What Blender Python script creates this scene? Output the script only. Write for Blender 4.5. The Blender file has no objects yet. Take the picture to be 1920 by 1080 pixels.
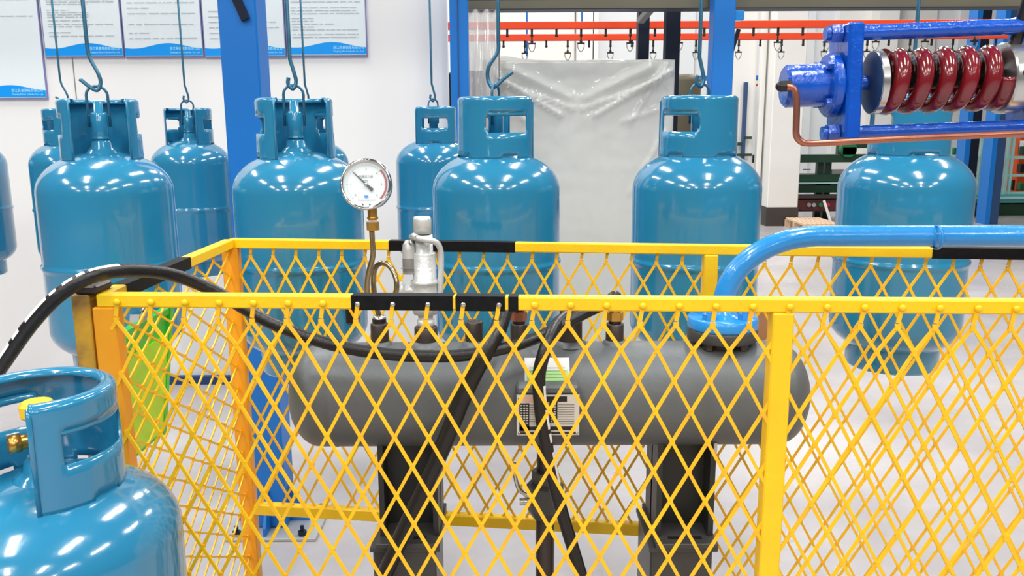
import bpy, math, random
from mathutils import Vector, Matrix, Euler
random.seed(7)
scene = bpy.context.scene
COL = scene.collection
R = math.radians
PI = math.pi

# ------------------------------------------------------------------ camera, light, exposure
F = 1600.0
PITCH, ROLL = R(11.1), R(-0.3)
cam_d = bpy.data.cameras.new('camera'); cam = bpy.data.objects.new('camera', cam_d); COL.objects.link(cam)
cam_d.sensor_width = 36.0; cam_d.lens = F / 1920 * 36.0; cam_d.clip_start = 0.05; cam_d.clip_end = 200
CAM_LOC = Vector((0, 0, 1.5))
CAM_ROT = Matrix.Rotation(PI/2 - PITCH, 3, 'X') @ Matrix.Rotation(ROLL, 3, 'Z')
cam.location = CAM_LOC; cam.rotation_euler = CAM_ROT.to_euler()
scene.camera = cam

world = bpy.data.worlds.new('hall_light'); scene.world = world; world.use_nodes = True
bg = world.node_tree.nodes['Background']; bg.inputs[0].default_value = (0.93, 0.97, 1.0, 1); bg.inputs[1].default_value = 0.17

LAMP_POWER = 165
def strip_lamp(x, y, z=5.6):
    d = bpy.data.lights.new('ceiling_strip_light', 'AREA'); d.shape = 'RECTANGLE'; d.size = 0.42; d.size_y = 2.1
    d.energy = LAMP_POWER; d.color = (1.0, 0.985, 0.95)
    o = bpy.data.objects.new('ceiling_strip_light', d); o.location = (x, y, z); COL.objects.link(o)
for lx in (-5.2, -2.0, 1.3, 4.6):
    for k in range(6):
        strip_lamp(lx, -9.0 + k * 4.3)

scene.view_settings.view_transform = 'Standard'; scene.view_settings.look = 'None'
scene.view_settings.gamma = 1.0; scene.view_settings.use_curve_mapping = False
scene.view_settings.exposure = -0.38

# ------------------------------------------------------------------ pixel -> place helpers
def ray(px, py):
    return CAM_ROT @ Vector(((px - 960) / F, (540 - py) / F, -1.0))
def P(px, py, Y):                    # the point seen at a pixel that stands at distance Y down the hall
    d = ray(px, py); return CAM_LOC + d * (Y / d.y)
def PZ(px, py, z):                   # ... that lies at height z
    d = ray(px, py); return CAM_LOC + d * ((z - CAM_LOC.z) / d.z)

# ------------------------------------------------------------------ materials
def mat(name, col, rough=0.5, metal=0.0, var=0.0, vscale=8.0, var_col=None, bump=0.0, bscale=60.0, coat=0.0, spec=0.5, thresh=None):
    m = bpy.data.materials.new(name); m.use_nodes = True
    nt = m.node_tree; b = nt.nodes['Principled BSDF']
    b.inputs['Roughness'].default_value = rough; b.inputs['Metallic'].default_value = metal
    b.inputs['Specular IOR Level'].default_value = spec
    if coat: b.inputs['Coat Weight'].default_value = coat; b.inputs['Coat Roughness'].default_value = 0.06
    tc = nt.nodes.new('ShaderNodeTexCoord')
    n = nt.nodes.new('ShaderNodeTexNoise'); n.inputs['Scale'].default_value = vscale; n.inputs['Detail'].default_value = 5
    nt.links.new(tc.outputs['Object'], n.inputs['Vector'])
    mix = nt.nodes.new('ShaderNodeMix'); mix.data_type = 'RGBA'
    c2 = var_col if var_col else tuple(c * 0.72 for c in col)
    mix.inputs['A'].default_value = (*col, 1); mix.inputs['B'].default_value = (*c2, 1)
    r = nt.nodes.new('ShaderNodeMapRange')
    lo, hi = thresh if thresh else (0.35, 0.7)
    r.inputs['From Min'].default_value = lo; r.inputs['From Max'].default_value = hi
    r.inputs['To Min'].default_value = 0.0; r.inputs['To Max'].default_value = max(var, 0.04)
    nt.links.new(n.outputs['Fac'], r.inputs['Value']); nt.links.new(r.outputs['Result'], mix.inputs['Factor'])
    nt.links.new(mix.outputs['Result'], b.inputs['Base Color'])
    if bump:
        n2 = nt.nodes.new('ShaderNodeTexNoise'); n2.inputs['Scale'].default_value = bscale; n2.inputs['Detail'].default_value = 3
        nt.links.new(tc.outputs['Object'], n2.inputs['Vector'])
        bp = nt.nodes.new('ShaderNodeBump'); bp.inputs['Strength'].default_value = bump; bp.inputs['Distance'].default_value = 0.004
        nt.links.new(n2.outputs['Fac'], bp.inputs['Height']); nt.links.new(bp.outputs['Normal'], b.inputs['Normal'])
    return m

M = {}
M['cyl'] = mat('cylinder_blue_enamel', (0.022, 0.225, 0.40), 0.16, var=0.35, vscale=5, var_col=(0.014, 0.165, 0.345), bump=0.10, bscale=42, coat=0.7, spec=0.6)
M['hook'] = mat('hook_blue_steel', (0.05, 0.20, 0.32), 0.3, 0.4, var=0.6, vscale=30, var_col=(0.03, 0.07, 0.12))
M['blue'] = mat('structure_blue_paint', (0.002, 0.17, 0.58), 0.42, var=0.35, vscale=3, var_col=(0.002, 0.13, 0.47))
M['navy'] = mat('navy_and_shaded_blue', (0.006, 0.012, 0.028), 0.5, spec=0.3)  # navy for small fittings; on posts, structure blue darkened to paint shade
M['dkblue'] = mat('dark_blue_paint', (0.02, 0.06, 0.16), 0.5)
M['skyblue'] = mat('pipe_sky_blue_paint', (0.02, 0.29, 0.74), 0.24, var=0.4, vscale=9, var_col=(0.02, 0.23, 0.62), bump=0.25, bscale=60, coat=0.4)
M['yellow'] = mat('yellow_paint', (0.95, 0.60, 0.004), 0.42, var=0.25, vscale=14, var_col=(0.9, 0.40, 0.01), bump=0.15, bscale=150)
M['ymesh'] = mat('yellow_mesh_paint', (0.97, 0.56, 0.004), 0.48, var=0.5, vscale=22, var_col=(0.85, 0.36, 0.01))
M['orange'] = mat('amber_paint', (0.88, 0.36, 0.006), 0.42, var=0.4, vscale=14, var_col=(0.8, 0.25, 0.01))
M['rusty'] = mat('stained_yellow_paint', (0.62, 0.33, 0.02), 0.6, var=0.85, vscale=25, var_col=(0.16, 0.09, 0.035), bump=0.4)
M['black'] = mat('black_band_paint', (0.003, 0.003, 0.004), 0.5, var=0.4, vscale=90, var_col=(0.012, 0.012, 0.012), spec=0.2)
M['rubber'] = mat('black_rubber', (0.008, 0.0075, 0.008), 0.36, var=0.5, vscale=20, var_col=(0.018, 0.016, 0.016), bump=0.2, bscale=200)
M['tank'] = mat('grey_primer_paint', (0.13, 0.145, 0.155), 0.45, 0.15, var=0.45, vscale=4, var_col=(0.095, 0.098, 0.098), bump=0.15, bscale=90)
M['tankdark'] = mat('dark_grey_steel', (0.055, 0.055, 0.055), 0.4, var=0.4, vscale=12)
M['saddle'] = mat('black_grey_steel', (0.022, 0.024, 0.024), 0.42, var=0.4, vscale=10)
M['nozzle'] = mat('brown_steel', (0.07, 0.055, 0.05), 0.38, 0.5, var=0.5, vscale=30)
M['steel'] = mat('bright_steel', (0.62, 0.62, 0.6), 0.25, 0.9, var=0.4, vscale=20, var_col=(0.35, 0.34, 0.32))
M['chrome'] = mat('chrome', (0.75, 0.77, 0.78), 0.1, 1.0)
M['alu'] = mat('cast_aluminium', (0.66, 0.68, 0.68), 0.34, 0.25, var=0.3, vscale=40, var_col=(0.42, 0.42, 0.40), bump=0.3, bscale=120)
M['brass'] = mat('brass', (0.62, 0.36, 0.08), 0.28, 0.85, var=0.4, vscale=40, var_col=(0.4, 0.2, 0.05))
M['brasstube'] = mat('tarnished_tube', (0.42, 0.33, 0.2), 0.22, 0.9, var=0.6, vscale=30, var_col=(0.22, 0.18, 0.12))
M['copper'] = mat('copper', (0.45, 0.17, 0.11), 0.28, 0.75, var=0.4, vscale=30, var_col=(0.28, 0.10, 0.07))
M['dark'] = mat('blackened_steel', (0.02, 0.016, 0.016), 0.35, 0.3)
M['royal'] = mat('royal_blue_paint', (0.001, 0.085, 0.52), 0.22, var=0.5, vscale=18, var_col=(0.001, 0.045, 0.34), bump=0.3, bscale=120, coat=0.4)
M['discblue'] = mat('smeared_blue_steel', (0.012, 0.05, 0.14), 0.45, 0.2, var=0.9, vscale=30, var_col=(0.05, 0.07, 0.09))
M['spring'] = mat('crimson_enamel', (0.20, 0.008, 0.014), 0.18, var=0.5, vscale=30, var_col=(0.10, 0.006, 0.010), coat=0.6)
M['wall'] = mat('white_panel_wall', (0.84, 0.83, 0.82), 0.5, var=0.12, vscale=0.8, var_col=(0.76, 0.77, 0.77))
M['farwall'] = mat('far_wall_white', (0.74, 0.76, 0.77), 0.6, var=0.1, vscale=0.5)
M['colwhite'] = mat('white_plaster', (0.78, 0.77, 0.74), 0.55, var=0.15, vscale=1.5)
M['board'] = mat('poster_white', (0.76, 0.83, 0.86), 0.3)
M['frame'] = mat('poster_edge_mauve', (0.20, 0.20, 0.42), 0.4)
M['wave'] = mat('poster_band_blue', (0.004, 0.30, 0.85), 0.3, var=0.3, vscale=1.2, var_col=(0.004, 0.38, 0.86))
M['cyanprint'] = mat('pale_cyan_print', (0.45, 0.93, 1.0), 0.4)
M['greyprint'] = mat('grey_print', (0.50, 0.55, 0.58), 0.5)
M['floorsteel'] = mat('galvanised_plate', (0.5, 0.5, 0.48), 0.35, 0.3, var=0.3, vscale=12)
M['green'] = mat('lime_plastic', (0.46, 0.90, 0.008), 0.28, var=0.4, vscale=3.0, var_col=(0.36, 0.85, 0.01))
M['greenedge'] = mat('green_plastic', (0.03, 0.62, 0.06), 0.28)
M['paper'] = mat('white_paper', (0.8, 0.8, 0.8), 0.6)
M['palegreen'] = mat('pale_green_paper', (0.45, 0.8, 0.30), 0.5)
M['palepink'] = mat('pale_pink_print', (0.75, 0.45, 0.36), 0.5)
M['plateblack'] = mat('nameplate_black', (0.01, 0.01, 0.01), 0.4)
M['plate'] = mat('nameplate_silver', (0.7, 0.67, 0.62), 0.3, 0.3)
M['red'] = mat('conveyor_red_paint', (0.78, 0.05, 0.002), 0.5, var=0.2, vscale=3)
M['crimson'] = mat('crimson_print', (0.42, 0.01, 0.05), 0.5)
M['olive'] = mat('olive_beam_paint', (0.14, 0.13, 0.09), 0.55, var=0.4, vscale=3)
M['khaki'] = mat('khaki_paint', (0.10, 0.085, 0.05), 0.5, var=0.4, vscale=4)
M['mach'] = mat('machine_dark_green', (0.008, 0.045, 0.022), 0.45, var=0.4, vscale=8)
M['machg'] = mat('machine_green', (0.01, 0.17, 0.06), 0.4)
M['teal'] = mat('teal_paint', (0.07, 0.36, 0.38), 0.4)
M['aqua'] = mat('pale_aqua_paint', (0.42, 0.72, 0.68), 0.4)
M['orangebox'] = mat('orange_red_paint', (0.80, 0.09, 0.006), 0.5)
M['maroon'] = mat('maroon_machine_paint', (0.11, 0.012, 0.015), 0.45, var=0.8, vscale=6, var_col=(0.03, 0.02, 0.02))
M['wood'] = mat('pale_wood', (0.72, 0.52, 0.36), 0.6, var=0.3, vscale=5)
M['carton'] = mat('brown_carton', (0.45, 0.20, 0.09), 0.7)
M['grey'] = mat('mid_grey_paint', (0.22, 0.22, 0.21), 0.5)
M['base'] = mat('brown_black_skirting', (0.045, 0.038, 0.034), 0.45)
M['skirt'] = mat('blue_skirting', (0.01, 0.045, 0.16), 0.4)
M['whitepaint'] = mat('white_marking', (0.82, 0.82, 0.82), 0.5)
M['knob'] = mat('yellow_knob_plastic', (0.9, 0.55, 0.02), 0.4)
M['cabinet'] = mat('cabinet_grey_white', (0.62, 0.63, 0.60), 0.5)

def film_mat(name, alpha, rough, col):
    m = bpy.data.materials.new(name); m.use_nodes = True; nt = m.node_tree; b = nt.nodes['Principled BSDF']
    b.inputs['Base Color'].default_value = (*col, 1); b.inputs['Roughness'].default_value = rough
    n = nt.nodes.new('ShaderNodeTexNoise'); n.inputs['Scale'].default_value = 5
    r = nt.nodes.new('ShaderNodeMapRange'); r.inputs['To Min'].default_value = alpha * 0.7; r.inputs['To Max'].default_value = min(1, alpha * 1.3)
    nt.links.new(n.outputs['Fac'], r.inputs['Value']); nt.links.new(r.outputs['Result'], b.inputs['Alpha'])
    return m
M['film'] = film_mat('clear_wrap_film', 0.45, 0.07, (0.80, 0.81, 0.78))
M['strip'] = film_mat('cloudy_plastic_sheet', 0.5, 0.15, (0.62, 0.60, 0.58))
def glass_mat():
    m = bpy.data.materials.new('gauge_glass'); m.use_nodes = True; b = m.node_tree.nodes['Principled BSDF']
    b.inputs['Base Color'].default_value = (0.9, 0.95, 0.95, 1); b.inputs['Roughness'].default_value = 0.03; b.inputs['Alpha'].default_value = 0.12
    return m
M['glass'] = glass_mat()

def floor_mat():
    m = bpy.data.materials.new('polished_concrete'); m.use_nodes = True; nt = m.node_tree; b = nt.nodes['Principled BSDF']
    tc = nt.nodes.new('ShaderNodeTexCoord')
    n = nt.nodes.new('ShaderNodeTexNoise'); n.inputs['Scale'].default_value = 0.9; n.inputs['Detail'].default_value = 8; n.inputs['Roughness'].default_value = 0.65
    nt.links.new(tc.outputs['Object'], n.inputs['Vector'])
    cr = nt.nodes.new('ShaderNodeValToRGB'); cr.color_ramp.elements[0].position = 0.3; cr.color_ramp.elements[1].position = 0.72
    cr.color_ramp.elements[0].color = (0.33, 0.31, 0.325, 1); cr.color_ramp.elements[1].color = (0.54, 0.515, 0.52, 1)
    nt.links.new(n.outputs['Fac'], cr.inputs['Fac']); nt.links.new(cr.outputs['Color'], b.inputs['Base Color'])
    n2 = nt.nodes.new('ShaderNodeTexNoise'); n2.inputs['Scale'].default_value = 3; nt.links.new(tc.outputs['Object'], n2.inputs['Vector'])
    mr = nt.nodes.new('ShaderNodeMapRange'); mr.inputs['To Min'].default_value = 0.18; mr.inputs['To Max'].default_value = 0.42
    nt.links.new(n2.outputs['Fac'], mr.inputs['Value']); nt.links.new(mr.outputs['Result'], b.inputs['Roughness'])
    return m
M['floor'] = floor_mat()

# ------------------------------------------------------------------ mesh builder
class MB:
    def __init__(s): s.v = []; s.f = []; s.sm = []
    def add(s, vs, fs, smooth=False):
        o = len(s.v); s.v += [Vector(v) for v in vs]
        for f in fs: s.f.append([i + o for i in f]); s.sm.append(smooth)
        return s
    def box(s, lo, hi, rot=None, org=None, bev=0.0):
        x0, y0, z0 = lo; x1, y1, z1 = hi
        if bev > 0:
            b = min(bev, (x1-x0)*.45, (y1-y0)*.45, (z1-z0)*.45)
            vs = []
            for x, sx in ((x0, 1), (x1, -1)):
                for y, sy in ((y0, 1), (y1, -1)):
                    for z, sz in ((z0, 1), (z1, -1)):
                        vs += [(x, y+sy*b, z+sz*b), (x+sx*b, y, z+sz*b), (x+sx*b, y+sy*b, z)]
            import itertools
            def I(ix, iy, iz, k): return (ix*4+iy*2+iz)*3+k
            fs = []
            for ix in (0, 1): fs.append([I(ix,0,0,0), I(ix,1,0,0), I(ix,1,1,0), I(ix,0,1,0)])
            for iy in (0, 1): fs.append([I(0,iy,0,1), I(1,iy,0,1), I(1,iy,1,1), I(0,iy,1,1)])
            for iz in (0, 1): fs.append([I(0,0,iz,2), I(1,0,iz,2), I(1,1,iz,2), I(0,1,iz,2)])
            for a in (0, 1):
                for c in (0, 1):
                    fs.append([I(a,c,0,0), I(a,c,1,0), I(a,c,1,1), I(a,c,0,1)])
                    fs.append([I(a,0,c,0), I(a,1,c,0), I(a,1,c,2), I(a,0,c,2)])
                    fs.append([I(0,a,c,1), I(1,a,c,1), I(1,a,c,2), I(0,a,c,2)])
            for a in (0,1):
                for c in (0,1):
                    for d in (0,1): fs.append([I(a,c,d,0), I(a,c,d,1), I(a,c,d,2)])
        else:
            vs = [(x, y, z) for x in (x0, x1) for y in (y0, y1) for z in (z0, z1)]
            fs = [(0,1,3,2), (4,6,7,5), (0,4,5,1), (2,3,7,6), (0,2,6,4), (1,5,7,3)]
        vs = [Vector(v) for v in vs]
        if rot is not None: vs = [rot @ v for v in vs]
        if org is not None: vs = [v + Vector(org) for v in vs]
        return s.add(vs, fs)
    def bar(s, a, b, w, h, up=(0, 0, 1), bev=0.0):         # rectangular bar from a to b
        a = Vector(a); b = Vector(b); d = b - a; L = d.length
        if L < 1e-6: return s
        x = d.normalized(); up = Vector(up); y = up.cross(x)
        if y.length < 1e-4: y = Vector((0, 1, 0)).cross(x)
        y.normalize(); z = x.cross(y)
        m = Matrix((x, y, z)).transposed()
        return s.box((0, -w/2, -h/2), (L, w/2, h/2), m, a, bev)
    def tube(s, pts, r, n=12, caps=True):
        pts = [Vector(p) for p in pts]; N = len(pts)
        rs = r if isinstance(r, (list, tuple)) else [r] * N
        t0 = (pts[1] - pts[0]).normalized()
        ref = Vector((0, 0, 1)) if abs(t0.z) < .9 else Vector((1, 0, 0))
        nrm = (ref - t0 * ref.dot(t0)).normalized()
        vs = []
        for i, p in enumerate(pts):
            t = (pts[min(i+1, N-1)] - pts[max(i-1, 0)]).normalized()
            nrm = (nrm - t * nrm.dot(t)).normalized(); bn = t.cross(nrm)
            for k in range(n):
                a = 2*PI*k/n; vs.append(p + (nrm*math.cos(a) + bn*math.sin(a)) * rs[i])
        fs = [(i*n+k, i*n+(k+1) % n, (i+1)*n+(k+1) % n, (i+1)*n+k) for i in range(N-1) for k in range(n)]
        s.add(vs, fs, True)
        if caps:
            o = len(s.v) - N*n
            s.f.append([o+k for k in range(n)][::-1]); s.sm.append(False)
            s.f.append([o+(N-1)*n+k for k in range(n)]); s.sm.append(False)
        return s
    def lathe(s, prof, org=(0,0,0), axis=(0,0,1), n=32, smooth=True, ang=(0, 2*PI)):
        ax = Vector(axis).normalized(); ref = Vector((1,0,0)) if abs(ax.x) < .9 else Vector((0,1,0))
        u = (ref - ax*ref.dot(ax)).normalized(); w = ax.cross(u); org = Vector(org)
        vs = []; full = abs(ang[1]-ang[0]-2*PI) < 1e-6; m = n if full else n+1
        for r, z in prof:
            for k in range(m):
                a = ang[0] + (ang[1]-ang[0])*k/n
                vs.append(org + ax*z + (u*math.cos(a)+w*math.sin(a))*r)
        fs = []
        for i in range(len(prof)-1):
            for k in range(n):
                k2 = (k+1) % m if full else k+1
                fs.append((i*m+k, i*m+k2, (i+1)*m+k2, (i+1)*m+k))
        return s.add(vs, fs, smooth)
    def cyl(s, org, axis, r, L, n=24, bev=0.0):
        b = bev
        if b > 0: prof = [(0, 0), (r-b, 0), (r-b, 0), (r, b), (r, b), (r, L-b), (r, L-b), (r-b, L), (r-b, L), (0, L)]
        else: prof = [(0, 0), (r, 0), (r, 0), (r, L), (r, L), (0, L)]
        # doubled rings keep the rim crisp: emit the pieces apart
        for i in range(0, len(prof), 2): s.lathe(prof[i:i+2], org, axis, n)
        return s
    def sphere(s, c, r, n=12, sc=(1,1,1)):
        prof = [(math.sin(PI*i/n)*r, -math.cos(PI*i/n)*r) for i in range(n+1)]
        o = len(s.v); s.lathe(prof, (0,0,0), (0,0,1), n*2)
        for i in range(o, len(s.v)): s.v[i] = Vector((s.v[i].x*sc[0], s.v[i].y*sc[1], s.v[i].z*sc[2])) + Vector(c)
        return s
    def hexa(s, org, axis, r, L): return s.lathe([(0,0),(r,0),(r,L),(0,L)], org, axis, 6, False)
    def quad(s, a, b, c, d): return s.add([a, b, c, d], [(0,1,2,3)])

def spline(pts, n=8):
    pts = [Vector(p) for p in pts]; out = []
    for i in range(len(pts)-1):
        p0 = pts[max(i-1,0)]; p1 = pts[i]; p2 = pts[i+1]; p3 = pts[min(i+2, len(pts)-1)]
        for k in range(n):
            t = k/n
            out.append(0.5*((2*p1)+(-p0+p2)*t+(2*p0-5*p1+4*p2-p3)*t*t+(-p0+3*p1-3*p2+p3)*t**3))
    out.append(pts[-1]); return out

def root_loc(o):
    while o.parent is not None: o = o.parent
    return Vector(o.location)
def obj(name, mb, m, parent=None, local=False, kind=None, label=None, solid=0.0, bevel=0.0):
    vs = mb.v
    org = Vector((0,0,0))
    if not local:
        if parent is not None: org = root_loc(parent)
        else:
            org = Vector(((min(v.x for v in vs)+max(v.x for v in vs))/2, (min(v.y for v in vs)+max(v.y for v in vs))/2, min(v.z for v in vs)))
        vs = [v - org for v in vs]
    me = bpy.data.meshes.new(name); me.from_pydata([tuple(v) for v in vs], [], mb.f)
    me.polygons.foreach_set('use_smooth', mb.sm)
    me.materials.append(M[m] if isinstance(m, str) else m)
    import bmesh
    bm = bmesh.new(); bm.from_mesh(me)
    if solid == 0: bmesh.ops.recalc_face_normals(bm, faces=bm.faces)
    bm.to_mesh(me); bm.free(); me.update()
    o = bpy.data.objects.new(name, me); COL.objects.link(o)
    if parent is not None: o.parent = parent
    elif not local: o.location = org
    if kind: o['kind'] = kind
    if label: o['label'] = label
    if solid:
        md = o.modifiers.new('thickness', 'SOLIDIFY'); md.thickness = solid; md.offset = 0
    return o
def thing(name, label, cat, loc=(0,0,0), rot=None, group=None):
    o = bpy.data.objects.new(name, None); COL.objects.link(o); o.location = loc; o.empty_display_size = 0.1
    if rot is not None: o.rotation_euler = rot
    o['label'] = label; o['category'] = cat
    if group: o['group'] = group
    return o
def tag(o, label, cat, group=None):
    o['label'] = label; o['category'] = cat
    if group: o['group'] = group
    return o
def struct(name, mb, m, parent=None):
    o = obj(name, mb, m, parent)
    if parent is None: o['kind'] = 'structure'
    return o
def copy_tree(o, parent=None):
    c = o.copy(); COL.objects.link(c); c.parent = parent
    for ch in [x for x in COL.objects if x.parent == o]: copy_tree(ch, c)
    return c
def text(name, s, size, mtx, m, parent, align='CENTER', width=None):
    cu = bpy.data.curves.new(name, 'FONT'); cu.body = s; cu.size = size; cu.align_x = align; cu.align_y = 'CENTER'; cu.resolution_u = 2
    t = bpy.data.objects.new(name, cu); COL.objects.link(t)
    dg = bpy.context.evaluated_depsgraph_get(); dg.update()
    me = bpy.data.meshes.new_from_object(t.evaluated_get(dg))
    COL.objects.unlink(t); bpy.data.objects.remove(t)
    sx = 1.0
    if width and len(me.vertices):
        xs = [v.co.x for v in me.vertices]; sx = width / max(1e-6, max(xs)-min(xs))
    org = root_loc(parent)
    for v in me.vertices:
        c = Vector((v.co.x*sx, v.co.y, 0)); v.co = (mtx @ c) - org
    me.materials.append(M[m]); o = bpy.data.objects.new(name, me); COL.objects.link(o); o.parent = parent
    return o

# ================================================================== THE SETTING
FWY = 15.5
b = MB(); b.box((-14, -12, -0.2), (22, FWY+0.2, 0)); struct('floor', b, 'floor')
# left partition wall with its panels and skirting
WY = 4.8
wx1 = P(846, 500, WY).x
b = MB(); b.box((-5.5, WY, 0), (wx1, WY+0.1, 4.2)); wall_l = struct('wall_left', b, 'wall')
sx = P(140, 150, WY).x
b = MB(); b.box((sx-0.0025, WY-0.002, 0.04), (sx+0.0025, WY, 4.2)); obj('panel_joint', b, 'grey', wall_l)
zb = PZ(400, 716, 0)
b = MB(); b.box((-5.5, WY-0.03, 0), (wx1, WY, 0.05)); struct('baseboard_left', b, 'skirt')
# far wall: panels between pilasters, two tones
b = MB(); b.box((-14, FWY, 0), (22, FWY+0.15, 9)); wall_f = struct('wall_back', b, 'farwall')
for i in range(14):
    x = -9 + i*2.1
    b = MB(); b.box((x, FWY-0.06, 0.0), (x+1.72, FWY, 9), bev=0.01); obj('wall_panel', b, 'colwhite' if i % 3 == 1 else 'farwall', wall_f)
for i, (pa, pb) in enumerate(((1078, 1106), (1108, 1116), (1620, 1655))):
    b = MB(); b.box((P(pa, 200, FWY).x, FWY-0.4, 0), (P(pb, 200, FWY).x, FWY-0.06, 9)); struct('trim_%d' % (i+1), b, 'colwhite')
# white building column with dark base
ycol = 12.0
c0 = PZ(1432, 424, 0); cxa = P(1443, 300, c0.y).x; cxb = P(1501, 300, c0.y).x
b = MB(); b.box((cxa, c0.y, 0.26), (cxb, c0.y+0.5, 9), bev=0.01)
pil = struct('trim_4', b, 'colwhite')
b = MB(); b.box((cxa-0.01, c0.y-0.01, 0), (cxb+0.01, c0.y+0.51, 0.26)); obj('dark_base', b, 'base', pil)
b = MB(); b.box((cxa-0.50, c0.y+0.45, 0.3), (cxa-0.12, c0.y+0.6, 9)); obj('wall_return', b, 'colwhite', pil)
b = MB(); b.box((cxa-0.50, c0.y+0.44, 0.0), (cxa-0.12, c0.y+0.61, 0.3)); obj('dark_base', b, 'base', pil)
b = MB(); b.box((cxa-0.1, c0.y+0.3, 0.0), (cxa-0.03, c0.y+0.42, 9)); obj('corner_strip', b, 'colwhite', pil)

# ================================================================== POSTERS
def poster(xa, xb, ybot, lines, dens, label, seed, bandtext=True):
    rnd = random.Random(seed)
    A = P(xa, ybot, WY); B = P(xb, ybot, WY)
    x0, x1, z0 = A.x, B.x, A.z
    W = x1-x0; H = 0.66
    yb = WY-0.014
    t = thing('wall_poster', label, 'poster', ((x0+x1)/2, WY-0.007, z0), group='printed notice boards on the left wall')
    m = MB(); m.box((x0, yb, z0), (x1, WY, z0+H)); obj('edge_frame', m, 'frame', t)
    m = MB(); m.box((x0+.005, yb-.002, z0+.008), (x1-.005, yb, z0+H-.008)); obj('board', m, 'board', t)
    # wave band along the bottom
    m = MB(); n = 30; vs = []; fs = []
    for i in range(n+1):
        u = i/n; h = 0.062 + 0.014*math.sin((u*1.25-0.42)*2*PI*0.88)
        x = x0+.005+(W-.01)*u
        vs += [(x, yb-.0035, z0+.012), (x, yb-.0035, z0+h)]
    for i in range(n): fs.append((2*i, 2*i+2, 2*i+3, 2*i+1))
    m.add(vs, fs); obj('wave_band', m, 'wave', t)
    mtx = Matrix.Translation((x0+W*.77, yb-.005, z0+.046)) @ Matrix.Rotation(PI/2, 4, 'X')
    text('lettering', '浙江民泰钢瓶有限公司', 0.020, mtx, 'cyanprint', t, width=W*.38)
    mtx = Matrix.Translation((x0+W*.77, yb-.005, z0+.027)) @ Matrix.Rotation(PI/2, 4, 'X')
    text('lettering', 'Zhejiang Mintai Cylinder Co., Ltd.', 0.012, mtx, 'cyanprint', t, width=W*.38)
    m = MB(); z = z0+0.10 + (0.0 if dens < .03 else .03)
    while z < z0+H-.05:
        if rnd.random() < .88:
            x = x0+W*.08; xe = x0+W*rnd.choice((.35, .6, .9, .9, .93))
            while x < xe:
                l = rnd.uniform(.012, .06); g = rnd.uniform(.003, .012)
                m.box((x, yb-.0035, z), (min(x+l, xe), yb-.002, z+.0042)); x += l+g
        z += dens*rnd.choice((1, 1, 1, 1.6))
    if lines: o = obj('print_lines', m, 'greyprint', t); o['kind'] = 'stuff'
    return t
poster(-62, 92, 187, True, 0.085, 'white notice board with blue wave band, hung lowest and furthest left on the wall', 1)
poster(88, 235, 109, True, 0.0118, 'densely printed white notice board with blue wave band, just right of the low board', 2)
poster(237, 384, 109, True, 0.028, 'sparsely printed white notice board with blue wave band, left of the blue column', 3)
poster(386, 538, 109, True, 0.028, 'white notice board with blue wave band partly hidden by the blue column', 4)
poster(540, 690, 107, True, 0.0150, 'white notice board with blue wave band, furthest right on the wall', 5)

# ================================================================== STEEL STRUCTURE
# big blue column in front of the wall
cb = PZ(497, 960, 0)
CY = 3.02
xc = P(459.5, 100, CY).x
t = thing('steel_column', 'wide blue painted steel column with bolted base plate, between the hanging cylinders at left', 'column', (xc, CY, 0))
m = MB(); m.box((xc-.064, CY-.064, 0.012), (xc+.064, CY+.064, 3.2), bev=.006); obj('shaft', m, 'blue', t)
m = MB(); m.box((xc-.14, CY-.15, 0), (xc+.19, CY+.15, 0.012), bev=.002); obj('base_plate', m, 'floorsteel', t)
def tri_gusset(m, x0, dx, y, h, th, base=.0, axis='x'):
    if axis == 'x':
        a = [(x0, y-th/2, base), (x0+dx, y-th/2, base), (x0+dx, y-th/2, base+.03), (x0, y-th/2, base+h)]
        c = [(x0, y+th/2, base), (x0+dx, y+th/2, base), (x0+dx, y+th/2, base+.03), (x0, y+th/2, base+h)]
    else:
        a = [(x0-th/2, y, base), (x0-th/2, y+dx, base), (x0-th/2, y+dx, base+.03), (x0-th/2, y, base+h)]
        c = [(x0+th/2, y, base), (x0+th/2, y+dx, base), (x0+th/2, y+dx, base+.03), (x0+th/2, y, base+h)]
    m.add(a+c, [(0,1,2,3), (4,7,6,5), (0,4,5,1), (1,5,6,2), (2,6,7,3), (3,7,4,0)])
for dx, sgn in ((.064, 1), (-.064, -1)):
    m = MB(); tri_gusset(m, xc+dx, sgn*.07, CY, .16, .01, .012); obj('gusset', m, 'blue', t)
m = MB(); tri_gusset(m, xc, -.07, CY-.064, .16, .01, .012, 'y'); obj('gusset', m, 'blue', t)
for dx, dy in ((-.105, -.12), (.135, -.12), (.165, .06), (-.105, .11)):
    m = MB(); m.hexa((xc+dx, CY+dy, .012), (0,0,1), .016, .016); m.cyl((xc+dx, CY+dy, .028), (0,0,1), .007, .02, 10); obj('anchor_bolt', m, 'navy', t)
m = MB(); m.bar(P(440, -10, CY-.07), P(461, 37, CY-.075), .012, .028); obj('brace', m, 'navy', t)

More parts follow.
